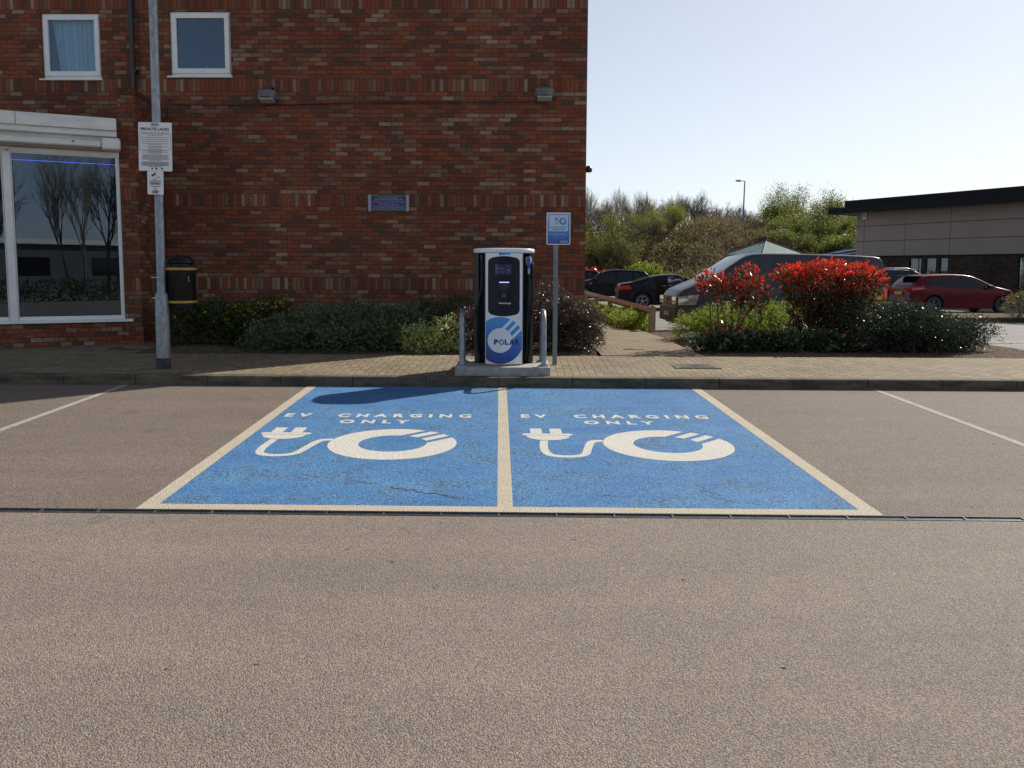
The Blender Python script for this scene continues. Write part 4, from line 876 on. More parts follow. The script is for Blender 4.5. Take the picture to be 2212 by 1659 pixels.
for a, c in wins:
    b = MB(); frame(b, a, c, .75, wz1, .05, .14, .2); wn = obj('window', b, m_fas, shop)
    b = MB(); b.quad((a+.05, .17, .8), (c-.05, .17, .8), (c-.05, .17, wz1-.05), (a+.05, .17, wz1-.05)); obj('pane', b, m_pane, wn)
    b = MB(); n = int((c-a-.1)/.1)
    for k in range(n): x = a+.06+k*.1; b.quad((x, .26+.02*(k % 2), .85), (x+.1, .26+.02*((k+1) % 2), .85), (x+.1, .26+.02*((k+1) % 2), wz1), (x, .26+.02*(k % 2), wz1))
    obj('blind', b, M('blind_brick_reflection', (.80, .48, .32), .8, .2, 6), wn)  # blinds, with the brick reflected in the glass put into their colour
    b = MB(); b.quad((a-.1, .6, .7), (c+.1, .6, .7), (c+.1, .6, wz1), (a-.1, .6, wz1)); obj('backing', b, m_dark, wn)
x, z = SP(1870, 466); b = MB(); b.box(x-.12, x+.12, -.12, 0, z-.2, z+.2); sb = obj('sensor_box', b, m_pvcd, shop, bev=.02); b = MB(); b.box(x-.05, x+.05, -.13, -.12, z-.08, z+.1); obj('lens', b, m_inkmid, sb)
# gazebo behind the van
ga = on_y(1661, 519, 38.0); el = on_y(1576, 548, 36.6); er = on_y(1730, 548, 36.6)
t = thing('pavilion', 'hexagonal pavilion with a weathered blue green pointed roof behind the van', 'pavilion', (ga.x, 38.4, 0), R_(8))
rr = 2.05; ze = on_y(1576, 550, 38).z
b = MB(); vs = [(0, 0, ga.z)]+[(rr*math.cos(k*math.pi/3), rr*math.sin(k*math.pi/3), ze) for k in range(6)]+[(rr*math.cos(k*math.pi/3), rr*math.sin(k*math.pi/3), ze-.12) for k in range(6)]
b.add(vs, [(0, 1+k, 1+(k+1) % 6) for k in range(6)]+[(1+k, 7+k, 7+(k+1) % 6, 1+(k+1) % 6) for k in range(6)]); obj('roof', b, M('verdigris_roof', (.085, .155, .155), .55, .22, 2.0, spec=.4), t)
b = MB()
for k in range(6): b.tube([(0, 0, ga.z+.01), (rr*math.cos(k*math.pi/3), rr*math.sin(k*math.pi/3), ze+.01)], .028, 5)
b.lathe([(.10, -.02), (.07, .04), (.05, .10), (.09, .14), (.05, .22), (0, .24)], 10, 0, Matrix.Translation((0, 0, ga.z))); obj('ridge', b, M('ridge_dark', (.04, .05, .05), .6, .2, 4), t)
for k in range(6):
    b = MB(); b.tube([(rr*.93*math.cos(k*math.pi/3), rr*.93*math.sin(k*math.pi/3), 0), (rr*.93*math.cos(k*math.pi/3), rr*.93*math.sin(k*math.pi/3), ze)], .06, 6); obj('post', b, m_wood, t)
# blue awning left of the retail building
p0 = on_y(1848, 537, 43); p1 = on_y(1790, 549, 43); t = thing('blue_awning', 'sloping blue awning with pale stripes at the side of the low grey building', 'awning', (p0.x, 43, 0))
b = MB(); b.add([(0, 0, p0.z), (p1.x-p0.x, 0, p1.z-.02), (p1.x-p0.x, 1.2, p1.z-.02), (0, 1.2, p0.z+.02), (0, 0, p0.z-.12), (p1.x-p0.x, 0, p1.z-.14), (p1.x-p0.x, 1.2, p1.z-.14), (0, 1.2, p0.z-.1)], [(0, 1, 2, 3), (0, 4, 5, 1), (1, 5, 6, 2), (4, 7, 6, 5)]); obj('cover', b, M('awning_blue', (.02, .04, .20), .6, .15, 3), t)
b = MB()
for k in (.0, .5): b.tube([(0, -.02, p0.z-.05-k*.35), ((p1.x-p0.x)*.75, -.02, p1.z+.02-k*.25+.05)], .03, 5)
obj('pale_edge', b, m_pvc, t)
for xx in (-.1, p1.x-p0.x-.2):
    b = MB(); b.tube([(xx, .1, 0), (xx, .1, p1.z-.1)], .04, 6); obj('post', b, m_polegrey, t)

# ------------------------------------------------------------------ vehicles
def lin(pts, x):
    if x <= pts[0][0]: return pts[0][1]
    for (a, p), (c, q) in zip(pts, pts[1:]):
        if x <= c:
            u = (x-a)/(c-a) if c > a else 0; return p+(q-p)*u
    return pts[-1][1]
def smo(pts, n=5):
    """rounded version of a polyline silhouette"""
    P = [Vector((a, c)) for a, c in pts]
    for _ in range(2):
        Q = [P[0]]
        for a, c in zip(P, P[1:]): Q += [a*.8+c*.2, a*.2+c*.8]
        P = Q+[P[-1]]
    return [tuple(p) for p in P]
def vehicle(name, label, cat, loc, rz, S, paint, group=None):
    """side silhouette 'top' and 'belt' (x front = +), wheel arches cut in the sides, tapered in plan and above the belt"""
    t = thing(name, label, cat, loc, rz, group); L, W = S['L'], S['W']/2; top = smo(S['top']); belt = S['belt']; R = S['R']; ax = S['axles']; sill = S.get('sill', .22); tum = S.get('tum', .28); nf = S.get('nose', .22); nr = S.get('tail', .12)
    hl = L/2
    def plan(x):
        u = abs(x)/hl; k = nf if x > 0 else nr; return W*(1-k*max(0, (u-.62)/.38)**2.4)
    def low(x):
        z = sill+.10*max(0, (abs(x)/hl-.9)/.1)**1.5*(.6)
        for a in ax:
            q = (R+.055)**2-(x-a)**2
            if q > 0: z = max(z, R+math.sqrt(q))
        return z
    def wid(x, z):
        zb = lin(belt, x); w_ = plan(x)
        if z > zb: return w_-(z-zb)*tum
        v = (z-sill)/max(.1, zb-sill); return w_*(1-.045*(1-v)**2-.03*v**4*0)-.012*max(0, v-.8)/.2
    def tp(x): return lin(top, x)
    N = 84; xs = sorted(set([-hl+L*i/N for i in range(N+1)]+[a+s_*(R+.055)*math.cos(q) for a in ax for s_ in (-1, 1) for q in (0, .25, .5, .8, 1.2)]))
    nz = 9; rings = []
    for x in xs:
        zt = tp(x); zl = min(low(x), zt-.06); zs_ = zt-.055; rg = []
        for j in range(nz+1): z = zl+(zs_-zl)*j/nz; rg.append((x, wid(x, z), z))
        we = wid(x, zs_); rg += [(x, we-.018, zt-.022), (x, we-.055, zt-.004), (x, we*.5, zt+.012), (x, 0, zt+.016)]
        rings.append(rg)
    k = len(rings[0]); b = MB(); vs = []; fs = []
    for rg in rings: vs += rg+[(x, -y, z) for x, y, z in rg[:-1]][::-1]
    m_ = 2*k-1
    for i in range(len(rings)-1):
        for j in range(m_-1): fs.append((i*m_+j, (i+1)*m_+j, (i+1)*m_+j+1, i*m_+j+1))
    for i in (0, len(rings)-1):
        for j in range(k-1):
            f = (i*m_+j, i*m_+j+1, i*m_+m_-2-j, i*m_+m_-1-j)
            fs.append(f if i else f[::-1])
    b.add(vs, fs); body = obj('body', b, paint, t, smooth=42)
    b = MB(); b.box(-hl+.12, hl-.12, -W+.22, W-.22, sill-.02, S.get('floor', .62))
    for a in ax: b.lathe([(R+.05, -W+.03), (R+.05, W-.03)], 20, 0, Matrix.Translation((a, 0, R)) @ Matrix.Rotation(R_(90), 4, 'X'), 0, math.pi)
    obj('underbody', b, m_blackrub, t)
    for i, a in enumerate(ax):
        for s_ in (-1, 1):
            Mw = Matrix.Rotation(R_(-90*s_), 4, 'X')
            wh = link('wheel', None, t); wh.location = (a, s_*(plan(a)-.015), R)
            b = MB(); b.lathe([(R*.66, -.20), (R*.93, -.20), (R, -.17), (R, -.03), (R*.94, -.004), (R*.68, .0), (R*.66, -.02)], 28, 0, Mw); obj('tyre', b, m_blackrub, wh, smooth=40)
            b = MB(); b.lathe([(R*.67, -.03), (R*.66, -.005), (R*.61, -.012), (R*.60, -.06), (0, -.08)], 28, 0, Mw); obj('rim_barrel', b, m_black, wh, smooth=40)
            b = MB(); b.lathe([(R*.69, -.02), (R*.675, .004), (R*.62, .002), (R*.61, -.03)], 28, 0, Mw); b.lathe([(R*.18, -.03), (R*.16, -.008), (0, -.004)], 12, 0, Mw)
            ns = S.get('spokes', 5)
            for q in range(ns):
                for dq in (-.13, .13): 
                    an = 2*math.pi*q/ns+.3; p0_ = Mw @ Vector((R*.12*math.cos(an), R*.12*math.sin(an), -.014)); p1_ = Mw @ Vector((R*.63*math.cos(an+dq), R*.63*math.sin(an+dq), -.010)); b.tube([p0_, p1_], .016, 5)
            obj('rim', b, S.get('rim', m_silver), wh, smooth=40)
    def side(nm, q, mat, off=.006, n=6, sides=(-1, 1), sm=True):
        for s_ in sides:
            b = MB()
            def fn(a, c):
                x = (q[0][0]*(1-a)+q[1][0]*a)*(1-c)+(q[3][0]*(1-a)+q[2][0]*a)*c; z = (q[0][1]*(1-a)+q[1][1]*a)*(1-c)+(q[3][1]*(1-a)+q[2][1]*a)*c
                return (x, s_*(wid(x, z)+off), z)
            b.grid(fn, n*2, n); o_ = obj(nm, b, mat, t, smooth=True)
        return o_
    def over(nm, x0, x1, fw, mat, off=.012, n=10, f0=None):
        b = MB()
        def fn(a, c):
            x = x0+(x1-x0)*a; sl_ = (tp(x+.02)-tp(x-.02))/.04; nn = Vector((-sl_, 0, 1)).normalized()*off; f = (2*c-1)*(fw if f0 is None else (f0*(1-a)+fw*a)); y = f*(wid(x, tp(x)-.055)-.045); return (x+nn.x, y, tp(x)+.014-.02*abs(f)**3+nn.z)
        b.grid(fn, n, 8); return obj(nm, b, mat, t, smooth=True)
    def end(nm, s_, y0, y1, z0, z1, mat, th=.012, both=True, bev=.006, par=None):
        x = s_*hl
        for q in ((-1, 1) if both else (1,)):
            b = MB(); ya, yb = sorted((q*y0, q*y1)); b.box(min(x, x+s_*th), max(x, x+s_*th), ya, yb, z0, z1); o_ = obj(nm, b, mat, par or t, bev=bev)
        return o_
    return t, side, over, end, wid, tp, plan
def seam(side, x, z0, z1, dx=0): side('door_seam', ((x, z0), (x+.012, z0), (x+.012+dx, z1), (x+dx, z1)), m_black, .004, 4)

# --- grey panel van, nose to the left
VY = 20.9; vx = (on_y(1440, 640, VY-.9).x+on_y(1900, 600, VY-.9).x)/2
S = dict(L=5.30, W=1.92, R=.34, axles=(1.72, -1.68), sill=.26, tum=.16, nose=.16, tail=.05, floor=.6,
         top=[(-2.65, .55), (-2.63, 1.20), (-2.56, 1.86), (-2.40, 1.97), (0, 2.02), (.70, 2.01), (.92, 1.95), (1.78, 1.38), (2.1, 1.26), (2.48, 1.10), (2.61, .95), (2.65, .60)],
         belt=[(-2.65, 1.12), (1.3, 1.12), (1.9, 1.10), (2.65, .9)])
pv = carpaint('van_graphite', (.055, .057, .070), .15, .35)
t, side, over, end, wid, tp, plan = vehicle('panel_van', 'dark grey panel van parked nose left behind the red leaved shrubs', 'van', (vx+.22, VY, -.01), math.pi+R_(1.5), S, pv)
over('windscreen', .90, 1.76, .93, m_carglass, .012)
side('window', ((.50, 1.14), (1.66, 1.18), (.95, 1.74), (.55, 1.84)), m_carglass); side('window', ((-.95, 1.2), (.30, 1.2), (.30, 1.84), (-.95, 1.84)), m_carglass, .004); side('window', ((-2.25, 1.2), (-1.08, 1.2), (-1.08, 1.84), (-2.18, 1.84)), m_carglass, .004)
for x in (.46, 1.74, -1.02): seam(side, x, .35, 1.12); 
seam(side, .46, 1.12, 1.9)
side('side_strip', ((-2.3, .60), (1.2, .60), (1.2, .66), (-2.3, .66)), m_bumpers, .01)
side('bumper', ((2.15, .30), (2.64, .32), (2.64, .68), (2.20, .68)), m_bumpers, .012)
end('bumper', 1, 0, .84, .30, .68, m_bumpers, .03, True, .02)
side('headlight', ((2.18, .74), (2.60, .73), (2.60, .94), (2.10, 1.00)), m_lampclr, .014)
end('headlight', 1, .42, .86, .74, .93, m_lampclr, .018)
b = MB()
for i in range(4): b.box(2.66, 2.685, -.44, .44, .735+i*.052, .755+i*.052)
b.box(2.64, 2.668, -.46, .46, .715, .95); obj('grille', b, m_black, t)
b = MB(); b.box(2.68, 2.70, -.7, .7, .80, .812); obj('chrome_strip', b, m_silver, t)
b = MB(); Me = Matrix.Translation((2.70, 0, .85)) @ Matrix.Rotation(R_(90), 4, 'Y'); b.lathe([(.075, 0), (.085, .01), (.085, 0)], 24, 0, Me); b.lathe([(.068, .006), (.085, .012)], 24, 0, Me)
for (y0, z0, y1, z1) in ((-.035, .065, -.008, .008), (.035, .065, .008, .008), (-.065, .03, -.03, -.06), (-.03, -.06, 0, -.002), (0, -.002, .03, -.06), (.03, -.06, .065, .03)): b.tube([(2.71, y0, .85+z0), (2.71, y1, .85+z1)], .008, 5)
obj('emblem', b, m_silver, t)
b = MB()
for i in range(3): b.box(2.675, 2.69, -.5, .5, .38+i*.05, .40+i*.05)
obj('lower_grille', b, m_black, t)
end('number_plate', 1, -.26, .26, .44, .55, m_platew, .05, False)
over('bonnet_edge', 2.42, 2.5, .9, pv, .004)
for s_ in (-1, 1):
    b = MB(); b.box(1.42, 1.60, s_*(plan(1.4)+.02) if s_ > 0 else -plan(1.4)-.22, s_*(plan(1.4)+.22) if s_ > 0 else -plan(1.4)-.02, 1.14, 1.40); obj('mirror', b, m_blackgloss, t, bev=.04)
side('tail_light', ((-2.64, .75), (-2.55, .75), (-2.55, 1.10), (-2.63, 1.10)), m_lampred, .006); end('tail_light', -1, .74, .87, .72, 1.15, m_lampred)
end('rear_window', -1, 0, .7, 1.25, 1.75, m_carglass, .01)

# --- red hatchback, nose to the right
RY = 31.2; rx = (on_y(1960, 640, RY-.8).x+on_y(2207, 640, RY-.8).x)/2
S = dict(L=4.38, W=1.82, R=.33, axles=(1.42, -1.28), sill=.20, tum=.42, nose=.34, tail=.20, rim=M('dark_alloy', (.12, .12, .13), .3, .2, 10, metal=.8),
         top=[(-2.19, .45), (-2.17, .80), (-2.06, 1.02), (-1.72, 1.36), (-1.45, 1.45), (-.5, 1.485), (.1, 1.45), (.42, 1.36), (1.10, 1.02), (1.30, .98), (1.85, .86), (2.08, .72), (2.19, .50)],
         belt=[(-2.19, .98), (-1.3, 1.0), (1.0, .92), (2.19, .75)])
pr = carpaint('metallic_red', (.12, .003, .010), .1, .3)
t, side, over, end, wid, tp, plan = vehicle('parked_car', 'dark red five door hatchback parked beside the mulch island on the right', 'car', (rx, RY, -.01), R_(3), S, pr)
over('windscreen', .44, 1.08, .92, m_carglass, .010); over('rear_window', -2.04, -1.74, .78, m_carglass, .010)
side('window', ((-.30, .98), (.86, .94), (.40, 1.29), (-.20, 1.385)), m_carglass); side('window', ((-1.22, 1.02), (-.38, .99), (-.30, 1.385), (-1.10, 1.36)), m_carglass); side('window', ((-1.60, 1.06), (-1.30, 1.03), (-1.18, 1.35), (-1.34, 1.31)), m_carglass)
for x in (-.34, .88, -1.02): seam(side, x, .30, .93)
b = MB(); b.box(-1.98, -1.55, -.58, .58, 1.385, 1.42); obj('spoiler', b, m_blackgloss, t, bev=.01)
side('tail_light', ((-2.14, .86), (-1.66, .93), (-1.72, 1.02), (-2.10, .99)), m_lampred, .012); end('tail_light', -1, .40, .74, .86, .98, m_lampred)
side('headlight', ((1.72, .72), (2.08, .62), (2.06, .72), (1.72, .84)), m_lampclr, .012)
side('door_handle', ((-.18, .84), (.02, .84), (.02, .87), (-.18, .87)), pr, .03, 2); side('door_handle', ((-1.20, .87), (-1.0, .87), (-1.0, .90), (-1.20, .90)), pr, .03, 2)
end('bumper', -1, 0, .72, .24, .42, m_bumpers, .02); side('bumper', ((-2.17, .26), (-1.72, .24), (-1.72, .38), (-2.17, .42)), m_bumpers, .008)
end('number_plate', -1, -.26, .26, .70, .81, m_plate, .02, False)
for s_ in (-1, 1):
    b = MB(); y = s_*(plan(.8)+.10); b.box(.72, .88, y-.09, y+.09, .95, 1.08); obj('mirror', b, m_blackgloss, t, bev=.03)

# --- blue estate behind the van, nose to the right
BY = 36.0; bxx = on_y(1975, 600, BY).x
S = dict(L=4.64, W=1.84, R=.35, axles=(1.45, -1.35), sill=.24, tum=.34, nose=.3, tail=.14,
         top=[(-2.32, .55), (-2.28, .95), (-2.18, 1.30), (-1.95, 1.60), (-1.6, 1.66), (.3, 1.66), (.62, 1.55), (1.32, 1.10), (1.5, 1.06), (2.1, .98), (2.28, .80), (2.32, .50)], belt=[(-2.32, 1.08), (1.2, 1.0), (2.32, .85)])
pb = carpaint('dark_teal_blue', (.012, .030, .055), .2, .3)
t, side, over, end, wid, tp, plan = vehicle('parked_car', 'dark blue estate with silver roof rails parked behind the van tail', 'car', (bxx-.85, BY, -.01), R_(2), S, pb)
over('windscreen', .64, 1.30, .92, m_carglass, .01); side('window', ((-.5, 1.06), (1.12, 1.02), (.60, 1.45), (-.45, 1.54)), m_carglass); side('window', ((-1.55, 1.10), (-.58, 1.08), (-.55, 1.54), (-1.50, 1.54)), m_carglass); side('window', ((-2.1, 1.12), (-1.63, 1.10), (-1.58, 1.53), (-1.9, 1.48)), m_carglass)
seam(side, -.53, .3, 1.06); seam(side, .95, .3, 1.0)
for s_ in (-1, 1):
    b = MB(); b.tube([(-1.9, s_*.66, 1.62), (-1.6, s_*.68, 1.71), (.2, s_*.68, 1.71), (.55, s_*.66, 1.60)], .022, 8); obj('roof_rail', b, m_silver, t, smooth=True)
side('chrome_strip', ((-1.0, .42), (1.0, .42), (1.0, .455), (-1.0, .455)), m_silver, .012); side('headlight', ((1.9, .78), (2.24, .72), (2.22, .84), (1.86, .90)), m_lampclr, .01)
side('wheel_arch_trim', ((-1.8, .24), (-1.0, .24), (-1.0, .3), (-1.8, .3)), m_bumpers, .01)
side('door_handle', ((-.42, .96), (-.24, .96), (-.24, .99), (-.42, .99)), m_blackgloss, .03, 2); side('tail_light', ((-2.28, .9), (-2.08, .92), (-2.08, 1.08), (-2.24, 1.06)), m_lampred, .01)
for s_ in (-1, 1):
    b = MB(); y = s_*(plan(1.1)+.10); b.box(.95, 1.12, y-.09, y+.09, 1.0, 1.14); obj('mirror', b, m_blackgloss, t, bev=.03)

# --- dark saloon, nose to the right, rear side door open
SY = 33.5; sx = on_y(1339, 640, SY-.9).x+2.32
S = dict(L=4.64, W=1.84, R=.335, axles=(1.48, -1.33), sill=.19, tum=.42, nose=.3, tail=.18, floor=.5,
         top=[(-2.32, .45), (-2.30, .80), (-2.24, 1.02), (-2.0, 1.06), (-1.75, 1.09), (-1.0, 1.33), (-.55, 1.40), (0, 1.415), (.35, 1.36), (1.05, 1.0), (1.3, .96), (2.0, .84), (2.25, .66), (2.32, .45)], belt=[(-2.32, .98), (1.0, .92), (2.32, .72)])
pn = carpaint('navy_black', (.006, .007, .018), .15, .3)
t, side, over, end, wid, tp, plan = vehicle('parked_car', 'dark navy saloon with an open door behind the timber rail', 'car', (sx, SY, -.01), R_(-4), S, pn)
over('rear_window', -1.72, -1.02, .86, m_carglass, .01); over('windscreen', .38, 1.02, .9, m_carglass, .01)
side('window', ((-.10, .97), (.85, .94), (.35, 1.29), (-.05, 1.34)), m_carglass); side('window', ((-1.42, 1.0), (-.88, .98), (-.82, 1.30), (-1.0, 1.26)), m_carglass)
side('tail_light', ((-2.29, .80), (-1.78, .82), (-1.84, .97), (-2.27, .96)), m_lampred, .012); end('tail_light', -1, .42, .76, .80, .95, m_lampred)
end('number_plate', -1, -.26, .26, .70, .81, m_plate, .02, False)
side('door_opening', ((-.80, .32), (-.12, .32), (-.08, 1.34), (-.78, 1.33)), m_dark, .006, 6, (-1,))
side('headlight', ((1.85, .66), (2.2, .60), (2.18, .70), (1.85, .78)), m_lampclr, .01)
dr = link('door', None, t); dr.location = (-.10, -.92, 0); dr.rotation_euler = (0, 0, R_(-118))
b = MB(); b.box(0, .78, -.04, .03, .30, .93); frame(b, 0, .72, .91, 1.32, .035, -.02, .02); obj('door_panel', b, pn, dr, bev=.012)
b = MB(); b.quad((.03, 0, .93), (.69, 0, .93), (.69, 0, 1.29), (.03, 0, 1.29)); obj('window', b, m_pane, dr)
b = MB(); b.box(.55, .72, -.07, -.04, .80, .83); obj('door_handle', b, m_blackgloss, dr)

# --- two black cars at far left, noses to the left
def black_suv(lab, x, y, rz):
    S = dict(L=4.33, W=1.80, R=.34, axles=(1.38, -1.26), sill=.24, tum=.36, nose=.32, tail=.16,
             top=[(-2.16, .55), (-2.14, .95), (-2.05, 1.22), (-1.80, 1.52), (-1.4, 1.58), (-.3, 1.61), (.15, 1.57), (.42, 1.47), (1.05, 1.08), (1.25, 1.04), (1.8, .96), (2.08, .80), (2.16, .50)], belt=[(-2.16, 1.10), (1.0, 1.0), (2.16, .82)])
    t, side, over, end, wid, tp, plan = vehicle('parked_car', lab, 'car', (x, y, -.01), rz, S, carpaint('gloss_black_paint', (.006, .006, .008), .1, .3))
    over('windscreen', .44, 1.03, .92, m_carglass, .01); side('window', ((-.25, 1.05), (.85, 1.02), (.36, 1.42), (-.2, 1.48)), m_carglass); side('window', ((-1.15, 1.08), (-.34, 1.06), (-.30, 1.48), (-1.05, 1.47)), m_carglass); side('window', ((-1.6, 1.14), (-1.24, 1.12), (-1.14, 1.46), (-1.40, 1.43)), m_carglass)
    side('headlight', ((1.68, .80), (2.09, .72), (2.07, .86), (1.70, .98)), m_lampclr, .012); end('headlight', 1, .45, .62, .70, .84, m_lampclr)
    seam(side, -.30, .3, 1.04); seam(side, .90, .3, 1.0); side('indicator', ((1.02, .86), (1.08, .86), (1.08, .89), (1.02, .89)), m_lampclr, .01, 2); side('tail_light', ((-2.12, .95), (-1.95, .97), (-1.98, 1.12), (-2.08, 1.10)), m_lampred, .01)
    for s_ in (-1, 1):
        b = MB(); y_ = s_*(plan(.8)+.11); b.box(.72, .88, y_-.10, y_+.10, 1.02, 1.18); obj('mirror', b, m_blackgloss, t, bev=.04)
NY = 43.0; nx = on_y(1404, 610, NY).x
black_suv('black crossover parked nose left behind the dark saloon', nx-2.16, NY, math.pi-R_(2)); black_suv('black car mostly hidden behind the black crossover at the building edge', nx-4.2, NY+3.6, math.pi-R_(2))

# ------------------------------------------------------------------ people
def person(label, loc, rz, joints, edges, radii, jacket, trousers, jmat, tmat, hair=(.03, .02, .015)):
    t = thing('person', label, 'person', loc, rz)
    def skin(nm, keep, grow, mat, root, par):
        idx = {k: i for i, k in enumerate(keep)}; es = [(idx[a], idx[c]) for a, c in edges if a in idx and c in idx]
        me = bpy.data.meshes.new(nm); me.from_pydata([joints[k] for k in keep], es, []); me.materials.append(mat); o = link(nm, me, par)
        md = o.modifiers.new('s', 'SKIN'); 
        for k, i in idx.items():
            r = radii[k]+grow; me.skin_vertices[0].data[i].radius = (r, r); me.skin_vertices[0].data[i].use_root = (k == root)
        sd_ = o.modifiers.new('d', 'SUBSURF'); sd_.levels = 2; sd_.render_levels = 2; return o
    body = skin('body', list(joints), 0, m_skin, 'pelvis', t); skin('jacket', jacket, .022, jmat, 'chest', t); skin('trousers', trousers, .018, tmat, 'pelvis', t)
    h = Vector(joints['head']); b = MB(); b.lathe([(0, .12), (.06, .105), (.095, .06), (.105, .0), (.09, -.05)], 14, 0, Matrix.Translation(h+Vector((-.012, 0, .03)))); obj('hair', b, M('dark_hair', hair, .8, .2, 30), t, smooth=True)
    return t
E_ = [('pelvis', 'chest'), ('chest', 'neck'), ('neck', 'head'), ('pelvis', 'hipL'), ('hipL', 'kneeL'), ('kneeL', 'ankL'), ('ankL', 'toeL'), ('pelvis', 'hipR'), ('hipR', 'kneeR'), ('kneeR', 'ankR'), ('ankR', 'toeR'),
      ('chest', 'shL'), ('shL', 'elL'), ('elL', 'wrL'), ('wrL', 'hdL'), ('chest', 'shR'), ('shR', 'elR'), ('elR', 'wrR'), ('wrR', 'hdR')]
for q in 'LR': E_ += [('wr'+q, 'f%d%s' % (i, q)) for i in range(1, 5)]
def hand(J, Rd, q, w, d):
    w = Vector(w); d = Vector(d).normalized(); sd_ = d.cross(Vector((0, 0, 1))).normalized() if abs(d.z) < .9 else Vector((0, 1, 0))
    J['hd'+q] = tuple(w+d*.09)
    for i in range(1, 5): J['f%d%s' % (i, q)] = tuple(w+d*(.13+.01*(i % 3))+sd_*(.022*(i-2.5))); Rd['f%d%s' % (i, q)] = .009
    Rd['hd'+q] = .028; Rd['wr'+q] = .028
RD = dict(pelvis=.14, chest=.155, neck=.06, head=.098, hipL=.09, hipR=.09, kneeL=.058, kneeR=.058, ankL=.042, ankR=.042, toeL=.034, toeR=.034, shL=.062, shR=.062, elL=.045, elR=.045)
# bending into the saloon (faces +x)
J = dict(pelvis=(0, 0, .90), chest=(.30, 0, 1.14), neck=(.47, 0, 1.20), head=(.60, 0, 1.20), hipL=(0, .10, .86), kneeL=(.05, .12, .46), ankL=(-.03, .13, .07), toeL=(.12, .14, .035), hipR=(0, -.10, .86), kneeR=(.07, -.12, .46), ankR=(.02, -.13, .07), toeR=(.17, -.14, .035), shL=(.40, .19, 1.14), elL=(.52, .22, .92), wrL=(.74, .18, .90), shR=(.40, -.19, 1.14), elR=(.50, -.22, .92), wrR=(.72, -.18, .86))
RR_ = dict(RD); hand(J, RR_, 'L', J['wrL'], (1, 0, 0)); hand(J, RR_, 'R', J['wrR'], (1, 0, 0))
m_navy = M('navy_cloth', (.016, .018, .035), .85, .2, 20)
TOR = ['pelvis', 'chest', 'neck', 'shL', 'elL', 'wrL', 'shR', 'elR', 'wrR']; LEG = ['pelvis', 'hipL', 'kneeL', 'ankL', 'hipR', 'kneeR', 'ankR']
pp = on_y(1447, 640, SY-1.35); person('person in dark jacket and trousers leaning in at the open saloon door', (pp.x-.05, SY-1.38, -.01), R_(25), J, E_, RR_, TOR, LEG, m_navy, M('dark_trousers', (.014, .014, .018), .9, .2, 20))

# ------------------------------------------------------------------ planted embankment
HX = [(-20, 3.4), (6.5, 3.5), (10, 4.3), (13, 4.75), (19, 4.55), (22.8, 3.3), (26, 2.9), (40, 2.6), (70, 2.5)]
def hz_(x, y):
    u = max(0, min(1, (y-51)/13)); u = u*u*(3-2*u)
    n = .28*math.sin(x*.9+y*.3)*math.sin(y*.7-x*.25)+.16*math.sin(x*2.3+1)*math.sin(y*1.7)
    return lin(HX, x)*u+n*min(1, u*3)-.02
b = MB(); b.grid(lambda a, c: (-15+85*a, 50.5+45*c, hz_(-15+85*a, 50.5+45*c)), 110, 50); struct('embankment', b, M('bank_earth', (.075, .055, .032), .95, .3, 1.5, bump=.5), True)
L_brown = leafmat('dry_bramble_leaf', (.155, .105, .05), .35, .6, .3); L_olive = leafmat('olive_leaf', (.12, .115, .032), .35, .5, .3); L_tan = leafmat('dry_stem', (.20, .155, .105), .15, .7, .3); L_grn = leafmat('mid_green_leaf', (.085, .130, .026), .4, .45, .4)
L_yg = leafmat('yellow_green_leaf', (.19, .20, .030), .5, .5, .3); L_dk = leafmat('dark_green_leaf', (.030, .052, .018), .25, .35, .5)
rng = np.random.default_rng(21); N = 12500
xx = rng.uniform(1, 36, N); yy = 51+15*rng.random(N)**1.3; cl = np.sin(xx*.8+yy*.5)*np.sin(yy*.9-xx*.35)
zz_ = np.array([hz_(a, c) for a, c in zip(xx, yy)])+rng.random(N)**2*.75*(1+.6*cl)
c_ = np.stack([xx, yy, zz_], 1); d_ = rng.normal(0, .5, (N, 3))+np.array([0, -.3, .8]); d_ /= np.linalg.norm(d_, axis=1, keepdims=True)
lst = []
wf = lambda p, t_: np.where(rng.random(len(p)) < np.clip(.30+.28*np.sin(p[:, 0]*.55+p[:, 2]*1.3)*np.sin(p[:, 1]*.6+1), 0, 1), rng.choice([1, 3, 4], len(p), p=[.45, .42, .13]), rng.choice([0, 2], len(p), p=[.8, .2]))
leaves(lst, c_, d_, 7, .5, .20, .10, 5, .38, wf, rng); leaves(lst, c_[:5000], d_[:5000], 2, .3, .9, .08, 5, .035, lambda p, t_: np.full(len(p), 2), rng)
o = link('bramble_scrub', leaf_mesh('bramble_scrub', lst, [L_brown, L_olive, L_tan, L_grn, L_yg])); tag(o, 'brown and olive bramble scrub covering the whole embankment behind the car park', 'scrub', kind='stuff')

